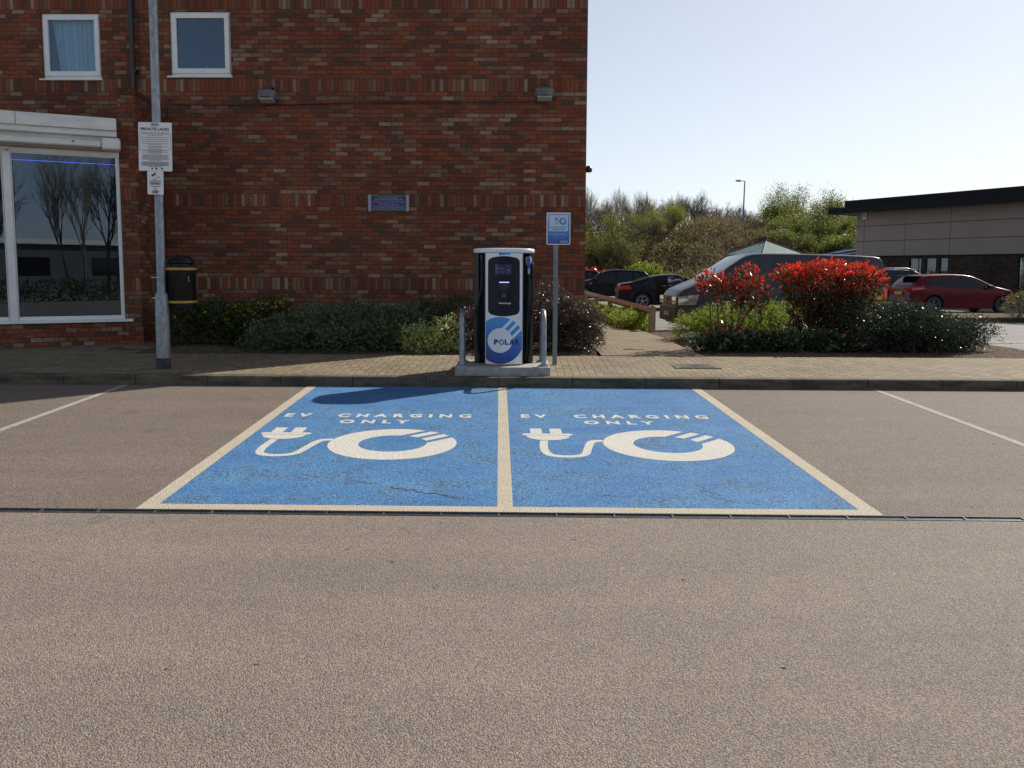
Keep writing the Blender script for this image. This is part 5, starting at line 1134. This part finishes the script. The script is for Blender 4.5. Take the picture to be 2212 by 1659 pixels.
# ------------------------------------------------------------------ trees
def branchy(seed, h, r0, stems=1, lev=4, kids=(4, 4, 4, 3), up=.55, spread=.75, length=.62, trunk=.35, lean=.12):
    rn = random.Random(seed); tr = MB(); tw = MB(); tips = []
    def grow(p, d, L, r, l):
        pts = [p]; q = p; dd = d
        ns = 3 if l == 0 else 2
        for i in range(ns):
            dd = (dd+Vector((rn.uniform(-1, 1), rn.uniform(-1, 1), rn.uniform(-.3, .8)))*.14).normalized(); q = q+dd*(L/ns); pts.append(q)
        rs = [r*(1-.45*i/ns) for i in range(ns+1)]
        (tr if l < 2 else tw).tube(pts, rs, 6 if l == 0 else (4 if l < 2 else 3), 0, False)
        if l >= lev: tips.append((q, dd)); return
        if l >= 2: tips.append((q, dd))
        for k in range(kids[min(l, len(kids)-1)]):
            f = rn.uniform(.35, 1.0) if k else 1.0; i = min(ns-1, int(f*ns)); pp = pts[i]+(pts[i+1]-pts[i])*(f*ns-i if f < 1 else 1)
            a = rn.uniform(0, 6.283); sp = spread*rn.uniform(.5, 1.1)*(0.35 if k == 0 else 1); o1 = dd.orthogonal().normalized(); o2 = dd.cross(o1)
            nd = (dd+(o1*math.cos(a)+o2*math.sin(a))*sp+Vector((0, 0, up*.35))).normalized()
            grow(pp, nd, L*length*rn.uniform(.75, 1.2), r*.52, l+1)
    for s_ in range(stems):
        a = rn.uniform(0, 6.283); grow(Vector((.25*math.cos(a)*(stems > 1), .25*math.sin(a)*(stems > 1), -.3)), Vector((lean*math.cos(a)*(1+stems*.35), lean*math.sin(a)*(1+stems*.35), 1)).normalized(), h*trunk*rn.uniform(.85, 1.1), r0, 0)
    zt = max(p.z for p, _ in tips); k = h/zt
    for m in (tr, tw): m.v = [(x*k, y*k, z*k) for x, y, z in m.v]
    return tr, tw, [(p*k, d) for p, d in tips]
m_twig = M('brown_twigs', (.115, .085, .068), .9, .25, 2); m_twigp = M('pale_twigs', (.24, .20, .15), .9, .25, 2); m_twigd = M('dark_twigs', (.060, .046, .040), .9, .3, 2)
def proto(seed, h, r0, bark, twig, leafmats=None, nper=3, lsz=.14, L=.4, wts=None, **k):
    tr, tw, tips = branchy(seed, h, r0, **k); a = tr.mesh('trunk', bark, True); lst = []
    c2 = tw.mesh('crown', twig); lm = None
    if leafmats:
        rg = np.random.default_rng(seed); P = np.array([p[:] for p, _ in tips]); D = np.array([d[:] for _, d in tips]); leaves(lst, P, D, nper, L, lsz, L*.5, len(leafmats), .5, wts, rg); lm = leaf_mesh('foliage', lst, leafmats)
    return (a, c2, lm, h)
PB = [proto(31, 8, .10, m_bark, m_twigd, stems=2, lev=5, kids=(5, 5, 5, 4, 4), spread=.72), proto(32, 8, .09, m_bark, m_twig, stems=3, lev=5, kids=(5, 5, 4, 4, 3), spread=.66), proto(33, 8, .08, m_barkp, m_twigp, stems=2, lev=5, kids=(6, 5, 4, 4, 3), spread=.5, trunk=.42)]
PY_ = [proto(41, 6, .08, m_barkp, m_twig, [L_yg, L_grn], 3, .12, .45, [.85, .15], stems=4, lev=5, kids=(5, 5, 4, 3, 2), spread=.85, lean=.3), proto(42, 7, .10, m_bark, m_twig, [L_yg, L_grn, L_olive], 7, .15, .5, [.35, .30, .35], stems=5, lev=5, kids=(5, 5, 4, 3, 2), spread=.85, lean=.35)]
PG_ = [proto(43, 5, .09, m_bark, m_twigd, [L_grn, L_olive, L_yg], 14, .17, .6, [.5, .25, .25], stems=6, lev=4, kids=(5, 5, 4, 3), spread=1.05, lean=.5), proto(44, 6, .08, m_bark, m_twigp, [L_olive, L_yg], 2, .13, .4, [.6, .4], stems=4, lev=5, kids=(5, 4, 4, 3, 2), spread=.8, lean=.3)]
def tree(pr, px, top, Y, label, group, wide=1.0, rz=None, base=None):
    p = on_y(px, top, Y); g0_ = hz_(p.x, Y) if base is None else base; k = (p.z-g0_)/pr[3]
    t = thing('tree', label, 'tree', (p.x, Y, g0_), rnd.uniform(0, 6.28) if rz is None else rz, group); t.scale = (k*wide, k*wide, k)
    link('trunk', pr[0], t); c = link('crown', pr[1], t)
    if pr[2]: link('foliage', pr[2], c)
    return t
GB, GL = 'bare spring trees on the embankment', 'leafing trees on the embankment'
for a in [
    (PB[2], 1268, 392, 63, 'tall thin pale bare tree right at the brick building edge', GB, .8), (PB[1], 1292, 425, 60, 'brown bare tree second from the brick building edge', GB, .9),
    (PB[2], 1318, 420, 66, 'slim pale bare tree above the black crossover', GB, .8), (PB[2], 1338, 398, 64, 'tallest pale bare tree on the left of the bank', GB, .9),
    (PB[1], 1362, 418, 61, 'brown bare tree just right of the tallest pale one', GB, 1.0), (PB[2], 1388, 405, 68, 'pale feathery bare tree left of the small yellow green tree', GB, .8),
    (PB[0], 1410, 412, 69, 'dark bare tree directly behind the small yellow green tree', GB, .9), (PY_[0], 1436, 432, 62, 'small bright yellow green leafing tree near the top of the bank', GL, 1.1),
    (PB[0], 1462, 405, 72, 'dark bare tree right of the small yellow green tree', GB, 1.0), (PB[0], 1492, 402, 73, 'dark bare tree with the highest top of the dark row', GB, 1.0), (PB[1], 1520, 428, 70, 'bare tree at the right end of the dark row where the crest dips', GB, 1.1),
    (PB[1], 1546, 430, 71, 'bare bushy tree behind the person in the hi-vis coat', GB, 1.3), (PB[0], 1576, 432, 72, 'low dark bare tree left of the far street lamp', GB, 1.2), (PB[1], 1603, 440, 74, 'low bare tree right behind the far street lamp', GB, 1.3), (PB[1], 1632, 452, 73, 'low bare tree right of the far street lamp', GB, 1.3),
    (PG_[1], 1668, 446, 70, 'brown green bushy tree left of the large leafing tree', GL, 1.0), (PG_[1], 1698, 428, 69, 'thin olive tree touching the large leafing tree from the left', GL, .8),
    (PY_[1], 1742, 400, 66, 'large rounded yellow green leafing tree above the pavilion', GL, .85), (PG_[1], 1796, 440, 70, 'olive tree between the large leafing tree and the grey building', GL, .8), (PB[2], 1822, 425, 74, 'pale bare tree beside the grey building roof', GB, 1.0), (PB[2], 1846, 432, 72, 'pale bare tree partly behind the roof overhang', GB, 1.0),
    (PG_[0], 1700, 500, 60, 'dense mid green low tree under the large leafing tree', GL, 1.5), (PG_[0], 1768, 505, 59, 'dense green low tree right of the pavilion roof', GL, 1.4), (PG_[0], 1826, 478, 62, 'bushy green tree against the corner of the grey building', GL, 1.1), (PG_[0], 1650, 506, 63, 'dark green low tree on the slope left of the pavilion top', GL, 1.4),
    (PG_[1], 1284, 480, 56, 'olive leafing small tree low beside the brick building edge', GL, 1.2), (PG_[1], 1330, 490, 55, 'olive green undergrowth tree behind the black crossover', GL, 1.3), (PB[1], 1378, 452, 54, 'slender multi-stemmed brown tree rising from the foot of the bank', GB, 1.0), (PY_[0], 1306, 500, 57, 'small yellowish leafing tree between the bare stems at the left of the bank', GL, 1.3), (PG_[1], 1290, 448, 59, 'olive budding tree nearest the brick building edge', GL, 1.2), (PG_[1], 1345, 446, 60, 'olive budding tree above the roof of the black crossover', GL, 1.2), (PG_[1], 1404, 450, 60, 'olive budding tree just left of the yellow green one', GL, 1.1),
    (PG_[1], 1556, 462, 67, 'brown olive thicket tree above the worker in hi-vis', GL, 1.5), (PG_[1], 1618, 466, 67, 'brown olive thicket tree at the foot of the far street lamp', GL, 1.5), (PG_[0], 1735, 470, 63, 'dense green tree filling the lower crown of the large leafing tree', GL, 1.2), (PY_[1], 1800, 452, 64, 'yellow green tree leaning towards the corner of the grey building', GL, 1.0)]: tree(*a)
for i, (px, top, Y) in enumerate(((1280, 418, 72), (1305, 428, 70), (1328, 424, 73), (1350, 430, 70), (1374, 424, 74), (1398, 428, 71), (1424, 424, 75), (1450, 420, 76), (1476, 416, 70), (1506, 416, 75), (1534, 434, 76), (1560, 440, 75), (1590, 444, 76), (1618, 446, 77), (1646, 450, 76), (1680, 444, 75), (1838, 446, 76), (1812, 442, 77))):
    tree(PB[(0, 1, 0, 2, 1)[i % 5]], px, top, Y, 'bare rear row tree on the skyline, '+('just beside the brick building edge', 'second from the brick building edge', 'behind the slim pale tree', 'behind the tallest pale tree', 'behind the slender brown tree', 'left of the yellow green tree', 'behind the yellow green tree', 'right behind the yellow green tree', 'left of the highest dark tree', 'right of the highest dark tree', 'where the crest starts to dip', 'above the worker in hi-vis', 'above the dark fence panel', 'just right of the far street lamp', 'midway from the lamp to the large leafing tree', 'touching the large leafing tree', 'nearest the grey building roof', 'between the large leafing tree and the grey building')[i], 'rear row of bare trees', 1.1)
# ------------------------------------------------------------------ shrubs
L_red = leafmat('photinia_red_leaf', (.42, .020, .012), .45, .30, .6, (.80, .05, .02)); L_red2 = leafmat('photinia_dark_red_leaf', (.26, .020, .012), .4, .28, .6, (.6, .04, .02)); L_phg = leafmat('photinia_green_leaf', (.034, .052, .018), .25, .25, .7); L_bronze = leafmat('bronze_leaf', (.11, .045, .02), .35, .25, .7)
L_jun = leafmat('juniper_green', (.15, .205, .025), .5, .5, .3); L_jun2 = leafmat('juniper_dark_green', (.06, .10, .018), .35, .5, .3)  # second juniper green is darker, spread at random among the leaves
L_sil = leafmat('silvery_green_leaf', (.15, .205, .105), .35, .35, .7); L_sil2 = leafmat('grey_green_leaf', (.095, .14, .060), .35, .4, .6)
L_var = leafmat('variegated_cream_leaf', (.56, .58, .22), .35, .4, .5); L_fl = leafmat('yellow_flower', (.75, .50, .02), .3, .6, .3); L_cot = leafmat('cotoneaster_leaf', (.024, .038, .018), .15, .28, .6); L_cot2 = leafmat('cotoneaster_dark_leaf', (.034, .046, .024), .2, .3, .7)
L_pur = leafmat('purple_leaf', (.105, .045, .048), .3, .35, .5); L_pur2 = leafmat('dark_purple_green_leaf', (.045, .045, .030), .25, .3, .7); L_or = leafmat('orange_berry', (.62, .33, .03), .2, .5, .4); L_pink = leafmat('pink_flower', (.55, .06, .16), .3, .6, .3)
def flowers(P, n, mi, size, lo):
    def fn(lst, rng):
        B = np.array(P, float)[rng.integers(0, len(P), n)]; u = rng.normal(0, 1, (n, 3)); u[:, 2] = abs(u[:, 2]); u[:, 1] = -abs(u[:, 1])*.8; u /= np.linalg.norm(u, axis=1, keepdims=True); c = B[:, :3]+u*B[:, 3:]*1.02
        leaves(lst, c, u, 5, .01, size, .012, 1, .9, lambda p, t_: np.full(len(p), mi), rng)
    return fn
S1_ = [(-.35, 0, .40, .34, .30, .36), (.20, .05, .46, .36, .30, .38), (.5, -.05, .25, .25, .25, .25)]
shrub('flowering_shrub', 'dark shrub with a few yellow flowers beside the litter bin and lamp post', 'shrub', (-4.95, 13.55, .30), S1_, 900, [L_dk, L_grn, L_fl], .055, weights=[.75, .25, 0], extra=flowers(S1_, 26, 2, .035, 0), zs=0.84, seed=2)
S2_ = [(-.25, 0, .45, .30, .28, .36), (.22, .0, .55, .30, .28, .34)]
shrub('flowering_shrub', 'shrub with many yellow flowers left of the grey green planting', 'shrub', (-3.95, 13.45, .30), S2_, 800, [L_dk, L_grn, L_fl], .05, weights=[.6, .4, 0], extra=flowers(S2_, 60, 2, .04, 0), zs=0.84, seed=3)
shrub('shrub', 'broad grey green shrub in the middle of the bed under the brick wall', 'shrub', (-2.95, 13.2, .29), [(-.55, -.1, .30, .45, .40, .30), (.0, .1, .46, .50, .38, .36), (.55, .0, .50, .45, .38, .34), (-.1, -.35, .22, .45, .28, .24), (.55, -.4, .25, .45, .28, .24), (-.75, -.35, .16, .3, .25, .2)], 2100, [L_sil, L_sil2, L_dk], .045, 10, .18, .018, .5, [.5, .35, .15], zs=0.76, seed=4)
shrub('shrub', 'grey green shrub between the broad one and the variegated one', 'shrub', (-1.85, 13.25, .29), [(-.25, 0, .44, .42, .36, .36), (.35, .1, .44, .42, .36, .36), (-.1, -.35, .24, .42, .26, .26), (.25, -.3, .20, .3, .2, .2)], 1500, [L_sil, L_sil2, L_dk], .045, 10, .18, .018, .5, [.42, .38, .2], zs=0.78, seed=5)
shrub('shrub', 'dark green shrub against the wall just left of the charger', 'shrub', (-.95, 13.75, .31), [(-.3, 0, .50, .42, .30, .36), (.35, .05, .52, .38, .30, .38), (.05, -.2, .28, .5, .25, .28)], 1500, [L_grn, L_dk, L_sil2], .035, 10, .13, .02, .5, [.2, .5, .3], zs=0.84, seed=6)
shrub('variegated_shrub', 'low cream and green variegated shrub lit by the sun near the left hoop', 'shrub', (-1.02, 12.75, .285), [(-.22, 0, .17, .30, .22, .20), (.22, .02, .24, .28, .22, .24), (.0, -.08, .1, .4, .2, .12)], 900, [L_var, L_sil, L_jun], .034, 9, .11, .016, .5, [.62, .25, .13], seed=7)
shrub('purple_shrub', 'small dark purple shrub behind the hoop left of the charger', 'shrub', (-.52, 12.9, .285), [(0, 0, .30, .26, .24, .32), (.22, .1, .35, .25, .25, .3)], 900, [L_pur, L_pur2], .034, 9, .10, .016, .42, [.5, .5], seed=8)
shrub('purple_shrub', 'dark purple leaved shrub at the brick corner behind the sign post', 'shrub', (1.0, 12.95, .285), [(-.22, .1, .55, .38, .32, .42), (.15, .05, .42, .36, .32, .36), (.42, -.05, .42, .20, .24, .24), (.22, -.2, .18, .38, .25, .2), (-.3, -.1, .25, .3, .25, .28)], 3400, [L_pur, L_pur2, L_dk], .034, 9, .11, .018, .42, [.45, .40, .15], seed=9, stems=10)
# low hedge under the rail
for i, (x, y, h, lb) in enumerate(((3.12, 18.7, .44, 'low bright green shrub at the near end of the timber rail'), (3.12, 20.3, .38, 'low bright green shrub second from the near end of the timber rail'), (3.12, 22.4, .36, 'low bright green shrub half way along the timber rail'), (3.08, 24.8, .34, 'low bright green shrub fourth along the timber rail'), (3.05, 27.6, .36, 'farthest low bright green shrub by the brick corner and timber rail'))):
    shrub('low_shrub', lb, 'shrub', (x, y, .24-.012*(y-16)), [(-.05, -.5, h*.4, .30, .6, h*.42), (.1, .4, h*.42, .30, .7, h*.42), (.0, 0, h*.3, .36, .9, h*.3)], 1100, [L_jun, L_jun2, L_yg], .05, 9, .10, .02, .4, [.5, .25, .25], 'low green shrubs under the timber rail', 5, seed=12+i)
shrub('spreading_juniper', 'spreading bright green juniper like hedge in front of the van nose', 'shrub', (4.42, 14.75, .25), [(-.75, -.1, .26, .40, .45, .26), (-.3, .1, .38, .45, .45, .30), (.25, .1, .42, .45, .45, .30), (.75, .1, .40, .40, .45, .32), (-.1, -.4, .22, .6, .3, .22), (.6, -.3, .25, .4, .3, .25)], 3200, [L_jun, L_jun2, L_yg], .045, 11, .20, .016, .30, [.50, .32, .18], zs=0.9, seed=20, stems=12)
def phot(top_, split):
    def fn(p, t_):
        z = p[:, 2]; r = np.random.default_rng(5).random(len(p)); pr_ = np.clip((z-split)/(top_-split), 0, 1)
        return np.where(r < .12+.72*pr_**1.9, np.where(t_ > .45, 0, 1), np.where(r < .965, 2, 3))
    return fn
shrub('red_leaved_shrub', 'small leaning red leaved shrub with a visible dark stem left of the large one', 'shrub', (3.78, 13.35, .27), [(-.28, 0, 1.10, .22, .22, .16), (-.10, .05, .98, .22, .22, .18), (.30, .0, 1.14, .20, .2, .20), (.12, .0, .86, .32, .26, .20), (.46, .05, .90, .20, .22, .18), (.36, -.05, .66, .22, .22, .14), (-.02, 0, .22, .30, .2, .14)], 400, [L_red, L_red2, L_phg, L_bronze], .080, 8, .12, .014, .30, phot(1.46, .55), up=.5, stems=5, zs=0.97, seed=31, fill=.4)
shrub('red_leaved_shrub', 'large round topped shrub with bright red new leaves in front of the van', 'shrub', (5.40, 13.6, .27), [(-.56, 0, 1.26, .26, .34, .15), (-.26, .05, 1.10, .34, .42, .34), (.1, .0, 1.12, .48, .5, .38), (.6, .0, 1.16, .42, .46, .30), (.90, 0, 1.12, .26, .34, .24), (-.15, .0, .72, .36, .4, .35), (.25, .0, .66, .40, .4, .38), (.6, 0, .75, .32, .35, .3), (-.1, -.05, .35, .42, .32, .3), (.4, -.05, .32, .3, .3, .26)], 1900, [L_red, L_red2, L_phg, L_bronze], .080, 8, .12, .014, .30, phot(1.46, .72), up=.5, xs=.90, stems=12, zs=0.93, seed=32, fill=.3, lump=.16)
shrub('dark_low_shrub', 'tangle of low dark broad leaved plants in front of the red leaved shrubs', 'shrub', (4.35, 13.0, .28), [(-.8, .0, .08, .35, .22, .11), (-.3, -.1, .10, .4, .25, .12), (.3, -.1, .11, .45, .25, .13), (.9, -.1, .10, .35, .25, .13)], 520, [L_dk, L_phg, L_sil2, L_pink], .085, 8, .10, .02, .55, [.5, .3, .19, .01], seed=33)
shrub('cotoneaster', 'dark glossy green shrub right of the large red leaved shrub', 'shrub', (6.30, 13.05, .28), [(-.45, .1, .34, .42, .42, .34), (.10, .15, .42, .48, .42, .30), (.45, .0, .38, .40, .40, .30), (-.2, -.25, .25, .5, .3, .26), (.35, -.3, .26, .45, .3, .26)], 3300, [L_cot, L_cot2, L_phg], .030, 12, .16, .02, .55, [.5, .35, .15], seed=34, stems=10)
shrub('cotoneaster', 'arching dark glossy shrub at the right end of the planted bed', 'shrub', (7.02, 13.1, .28), [(-.35, .1, .30, .45, .42, .30), (.15, .0, .26, .42, .38, .25), (.5, 0, .22, .34, .32, .18), (-.1, -.3, .20, .5, .28, .22), (.82, 0, .40, .22, .12, .035), (.9, -.05, .26, .2, .12, .04)], 2700, [L_cot, L_cot2, L_phg], .030, 12, .18, .02, .55, [.5, .35, .15], seed=35, stems=10)
shrub('berry_shrub', 'orange berried olive shrub between the van tail light and red hatchback', 'shrub', (6.60, 15.1, .25), [(-.2, 0, .72, .28, .25, .25), (.25, 0, .80, .26, .25, .22), (0, 0, .4, .4, .3, .35)], 700, [L_olive, L_grn, L_or], .04, 9, .13, .02, .4, [.50, .20, .30], seed=36)
shrub('red_leaved_shrub', 'small red leaved shrub far away at the brick building edge', 'shrub', (on_y(1278, 600, 48).x, 48.5, 0), [(0, 0, .9, .9, .6, .5), (-.9, 0, .9, .8, .6, .5)], 420, [L_red, L_red2, L_phg, L_bronze], .16, 8, .25, .05, .4, phot(1.4, .3), seed=37)
shrub('low_shrub', 'bright yellow green bush at the foot of the bank behind the dark saloon', 'shrub', (on_y(1392, 590, 51).x, 51, .1), [(0, 0, .9, 1.0, .7, .8), (.7, 0, .6, .7, .6, .6), (-.5, 0, .7, .6, .6, .6)], 900, [L_yg, L_jun], .16, 8, .3, .05, .4, [.6, .4], seed=38)
shrub('low_shrub', 'dry olive bush on the mulched island at the right edge', 'shrub', (on_z(2205, 690, .12).x+.3, on_z(2205, 690, .12).y+.6, .12), [(.1, 0, .35, .5, .4, .32), (.7, 0, .5, .6, .5, .45)], 500, [L_olive, L_tan], .08, 8, .15, .03, .25, [.6, .4], seed=39)
def spiky(px, py, Y, k, label, seed):
    p = on_y(px, py, Y); t = thing('spiky_plant', label, 'plant', (p.x, Y, 0), 0); r = random.Random(seed); b = MB()
    for i in range(46):
        a = r.uniform(0, 6.28); l = k*r.uniform(.7, 1.15); o = r.uniform(.15, .75); w_ = .035
        P = [Vector((math.cos(a)*o*l*u**1.5, math.sin(a)*o*l*u**1.5, l*(u-.25*o*u*u*u)*1.1)) for u in (0, .4, .75, 1)]; q = Vector((-math.sin(a), math.cos(a), 0))
        for u, (A, B) in enumerate(zip(P, P[1:])):
            wa, wb = w_*(1-u*.28), w_*(1-(u+1)*.33+.001); b.quad(A-q*wa, A+q*wa, B+q*wb, B-q*wb)
    obj('leaf_blades', b, leafmat('phormium', (.05, .06, .03), .2, .4, .5), t); return t
spiky(2018, 580, 37.8, 1.75, 'spiky dark plant in front of the blinded windows of the grey building', 3); spiky(2085, 580, 36.6, 1.45, 'spiky dark plant against the blank dark brick right of the windows', 4)
# ------------------------------------------------------------------ timber rail
t = thing('timber_rail', 'low weathered timber knee rail along the right side of the paved path', 'rail', (3.43, 17.3, .22))
ry = [0, 1.75, 3.5, 6.6, 9.8, 13.0]
for i, y in enumerate(ry):
    h = .57 if i == 0 else .49
    b = MB(); x0 = -.15 if i == 0 else -.12-.005*y; M5 = Matrix.Translation((x0, y, 0))
    b.box(-.065, .065, -.065, .065, -.3, h, 0, M5)
    if i == 0: b.add([M5 @ Vector(v) for v in ((-.065, -.065, h), (.065, -.065, h), (.065, .065, h), (-.065, .065, h), (0, -.065, h+.055), (0, .065, h+.055))], [(0, 1, 4), (1, 2, 5, 4), (2, 3, 5), (3, 0, 4, 5)])
    obj('post', b, m_wood, t, bev=.006)
b = MB(); M6 = Matrix.Translation((-.13, 0, .50))
for y0, y1 in zip([.07]+ry[1:], ry[1:]+[14.2]):
    for sx_ in (0,): b.add([M6 @ Vector((dx, y, dz)) for y in (y0+.004, y1-.004) for dx, dz in ((-.085, -.02), (0, .065), (.085, -.02), (0, -.105))], [(0, 1, 5, 4), (1, 2, 6, 5), (2, 3, 7, 6), (3, 0, 4, 7), (0, 3, 2, 1), (4, 5, 6, 7)])
obj('rail', b, m_wood, t)
# twig on the path
q = on_z(2450*.553, 1310*.553+8, .3); b = MB(); b.tube(catmull([(2.0, 12.95, .305), (2.12, 12.99, .312), (2.2, 12.93, .305), (2.34, 12.97, .306)], 4), .006, 5); tag(obj('twig', b, m_bark), 'thin fallen twig lying on the paved path', 'twig')
# ------------------------------------------------------------------ far lamp, railings and worker on the bank
p = on_y(1609, 391, 70); gz = hz_(p.x, 70); t = thing('street_lamp', 'thin grey street lamp standing beyond the crest of the bank, head to the left', 'street lamp', (p.x, 70, gz))
b = MB(); b.tube([(-.1, 0, -.3), (0, 0, p.z-gz)], [.085, .05], 8); obj('pole', b, m_polegrey, t, smooth=40)
b = MB(); b.tube([(0, 0, p.z-gz-.02), (-.25, 0, p.z-gz+.02)], .035, 6); b.lathe([(0, .10), (.10, .08), (.14, 0), (.10, -.05), (0, -.07)], 12, 0, Matrix.Translation((-.52, 0, p.z-gz)) @ Matrix.Scale(2.2, 4, (1, 0, 0))); obj('lantern', b, m_polegrey, t, smooth=40)
def rail(label, pts, Y, hgt, mat, r, posts=True, bars=0, cat='railing'):
    W3 = [on_y(px, py, Y+dy) for px, py, dy in pts]; t = thing('metal_railing', label, cat, (W3[0].x, W3[0].y, W3[0].z-hgt)); o0 = t.location
    b = MB(); b.tube([w_-o0 for w_ in W3], r, 6); b.tube([w_-o0-Vector((0, 0, .5)) for w_ in W3], r*.8, 6); obj('handrail', b, mat, t)
    for w_ in W3:
        b = MB(); b.tube([w_-o0, w_-o0-Vector((0, 0, hgt+.6))], r, 6); obj('post', b, mat, t)
    if bars:
        b = MB()
        for i in range(bars):
            u = (i+.5)/bars*(len(W3)-1); k_ = int(u); q_ = W3[k_]*(1-(u-k_))+W3[k_+1]*(u-k_)-o0; b.tube([q_, q_-Vector((0, 0, hgt))], r*.6, 4)
        obj('infill_bars', b, mat, t)
m_galvd = M('dull_steel', (.20, .20, .20), .5, .2, 5)
rail('pale steel handrail running along the crest then down to the right of the lamp', [(1566, 478, 0), (1611, 476, 0), (1640, 481, 0), (1672, 486, -1), (1664, 515, -2)], 63.5, 1.0, m_galvd, .035)
rail('dark barred fence panel beside the worker on the crest', [(1548, 494, 0), (1575, 490, 0), (1604, 495, 0)], 64.5, 1.0, m_black, .03, bars=26)
rail('thin steel handrail low on the slope left of the pavilion', [(1516, 550, 0), (1560, 552, 0), (1590, 547, 0)], 52.5, .8, m_galvd, .03)
J = dict(pelvis=(0, 0, .92), chest=(.08, 0, 1.36), neck=(.11, 0, 1.52), head=(.14, 0, 1.66), hipL=(0, .10, .88), kneeL=(.03, .11, .48), ankL=(-.02, .12, .07), toeL=(.13, .13, .035), hipR=(0, -.10, .88), kneeR=(.05, -.12, .48), ankR=(.02, -.13, .07), toeR=(.17, -.14, .035), shL=(.08, .20, 1.42), elL=(.12, .27, 1.14), wrL=(.30, .22, 1.02), shR=(.08, -.20, 1.42), elR=(.10, -.28, 1.14), wrR=(.26, -.20, .98))
RR2 = dict(RD); hand(J, RR2, 'L', J['wrL'], (1, 0, -.2)); hand(J, RR2, 'R', J['wrR'], (1, 0, -.2))
p = on_y(1537, 494, 63.8); person('worker in a yellow hi-vis coat half hidden by scrub on the crest of the bank', (p.x, 63.8, p.z-1.62), R_(150), J, E_, RR2, TOR, LEG, M('hi_vis_yellow', (.50, .72, .06), .7, .1, 10), m_navy)
# ------------------------------------------------------------------ what stands behind the photographer (seen mirrored in the bay glass)
for i, (x, y, k, q_) in enumerate(((1.5, -24, .95, 'first'), (4.5, -27, 1.15, 'second'), (8, -25, 1.0, 'third'), (11, -28, 1.2, 'fourth'), (-2, -26, 1.05, 'fifth'), (14, -25, 1.0, 'sixth'))):
    pr = PB[i % 3]; t = thing('tree', 'bare tree across the car park, %s of six mirrored in the bay glass' % q_, 'tree', (x, y, 0), i*1.7, 'bare trees across the car park'); t.scale = (k*1.1, k*1.1, k*1.2); link('trunk', pr[0], t); link('crown', pr[1], t)
t = thing('warehouse', 'long pale low building far behind the photographer, mirrored in the bay glass', 'building', (8, -60, 0))
b = MB(); b.box(-30, 30, -10, 0, -.1, 3.9); obj('wall', b, M('pale_render', (.10, .10, .09), .8, .1, 1), t)
b = MB(); b.box(-30.5, 30.5, -10.5, .5, 3.9, 4.4); obj('roof', b, m_pvcd, t)
for k in range(8):
    b = MB(); b.box(-27+k*7, -24+k*7, 0, .04, .8, 2.6); obj('window', b, m_carglass, t)
rng = np.random.default_rng(77); N = 2500; c_ = np.stack([rng.uniform(-14, 16, N), rng.uniform(-14.5, -13, N), rng.random(N)*.9], 1); d_ = rng.normal(0, .5, (N, 3))+np.array([0, 0, .6]); lst = []; leaves(lst, c_, d_/np.linalg.norm(d_, axis=1, keepdims=True), 8, .2, .12, .06, 2, .5, [.6, .4], rng)
tag(link('hedge', leaf_mesh('hedge', lst, [L_dk, L_grn])), 'low dark hedge across the car park, mirrored along the foot of the bay glass', 'hedge', kind='stuff')
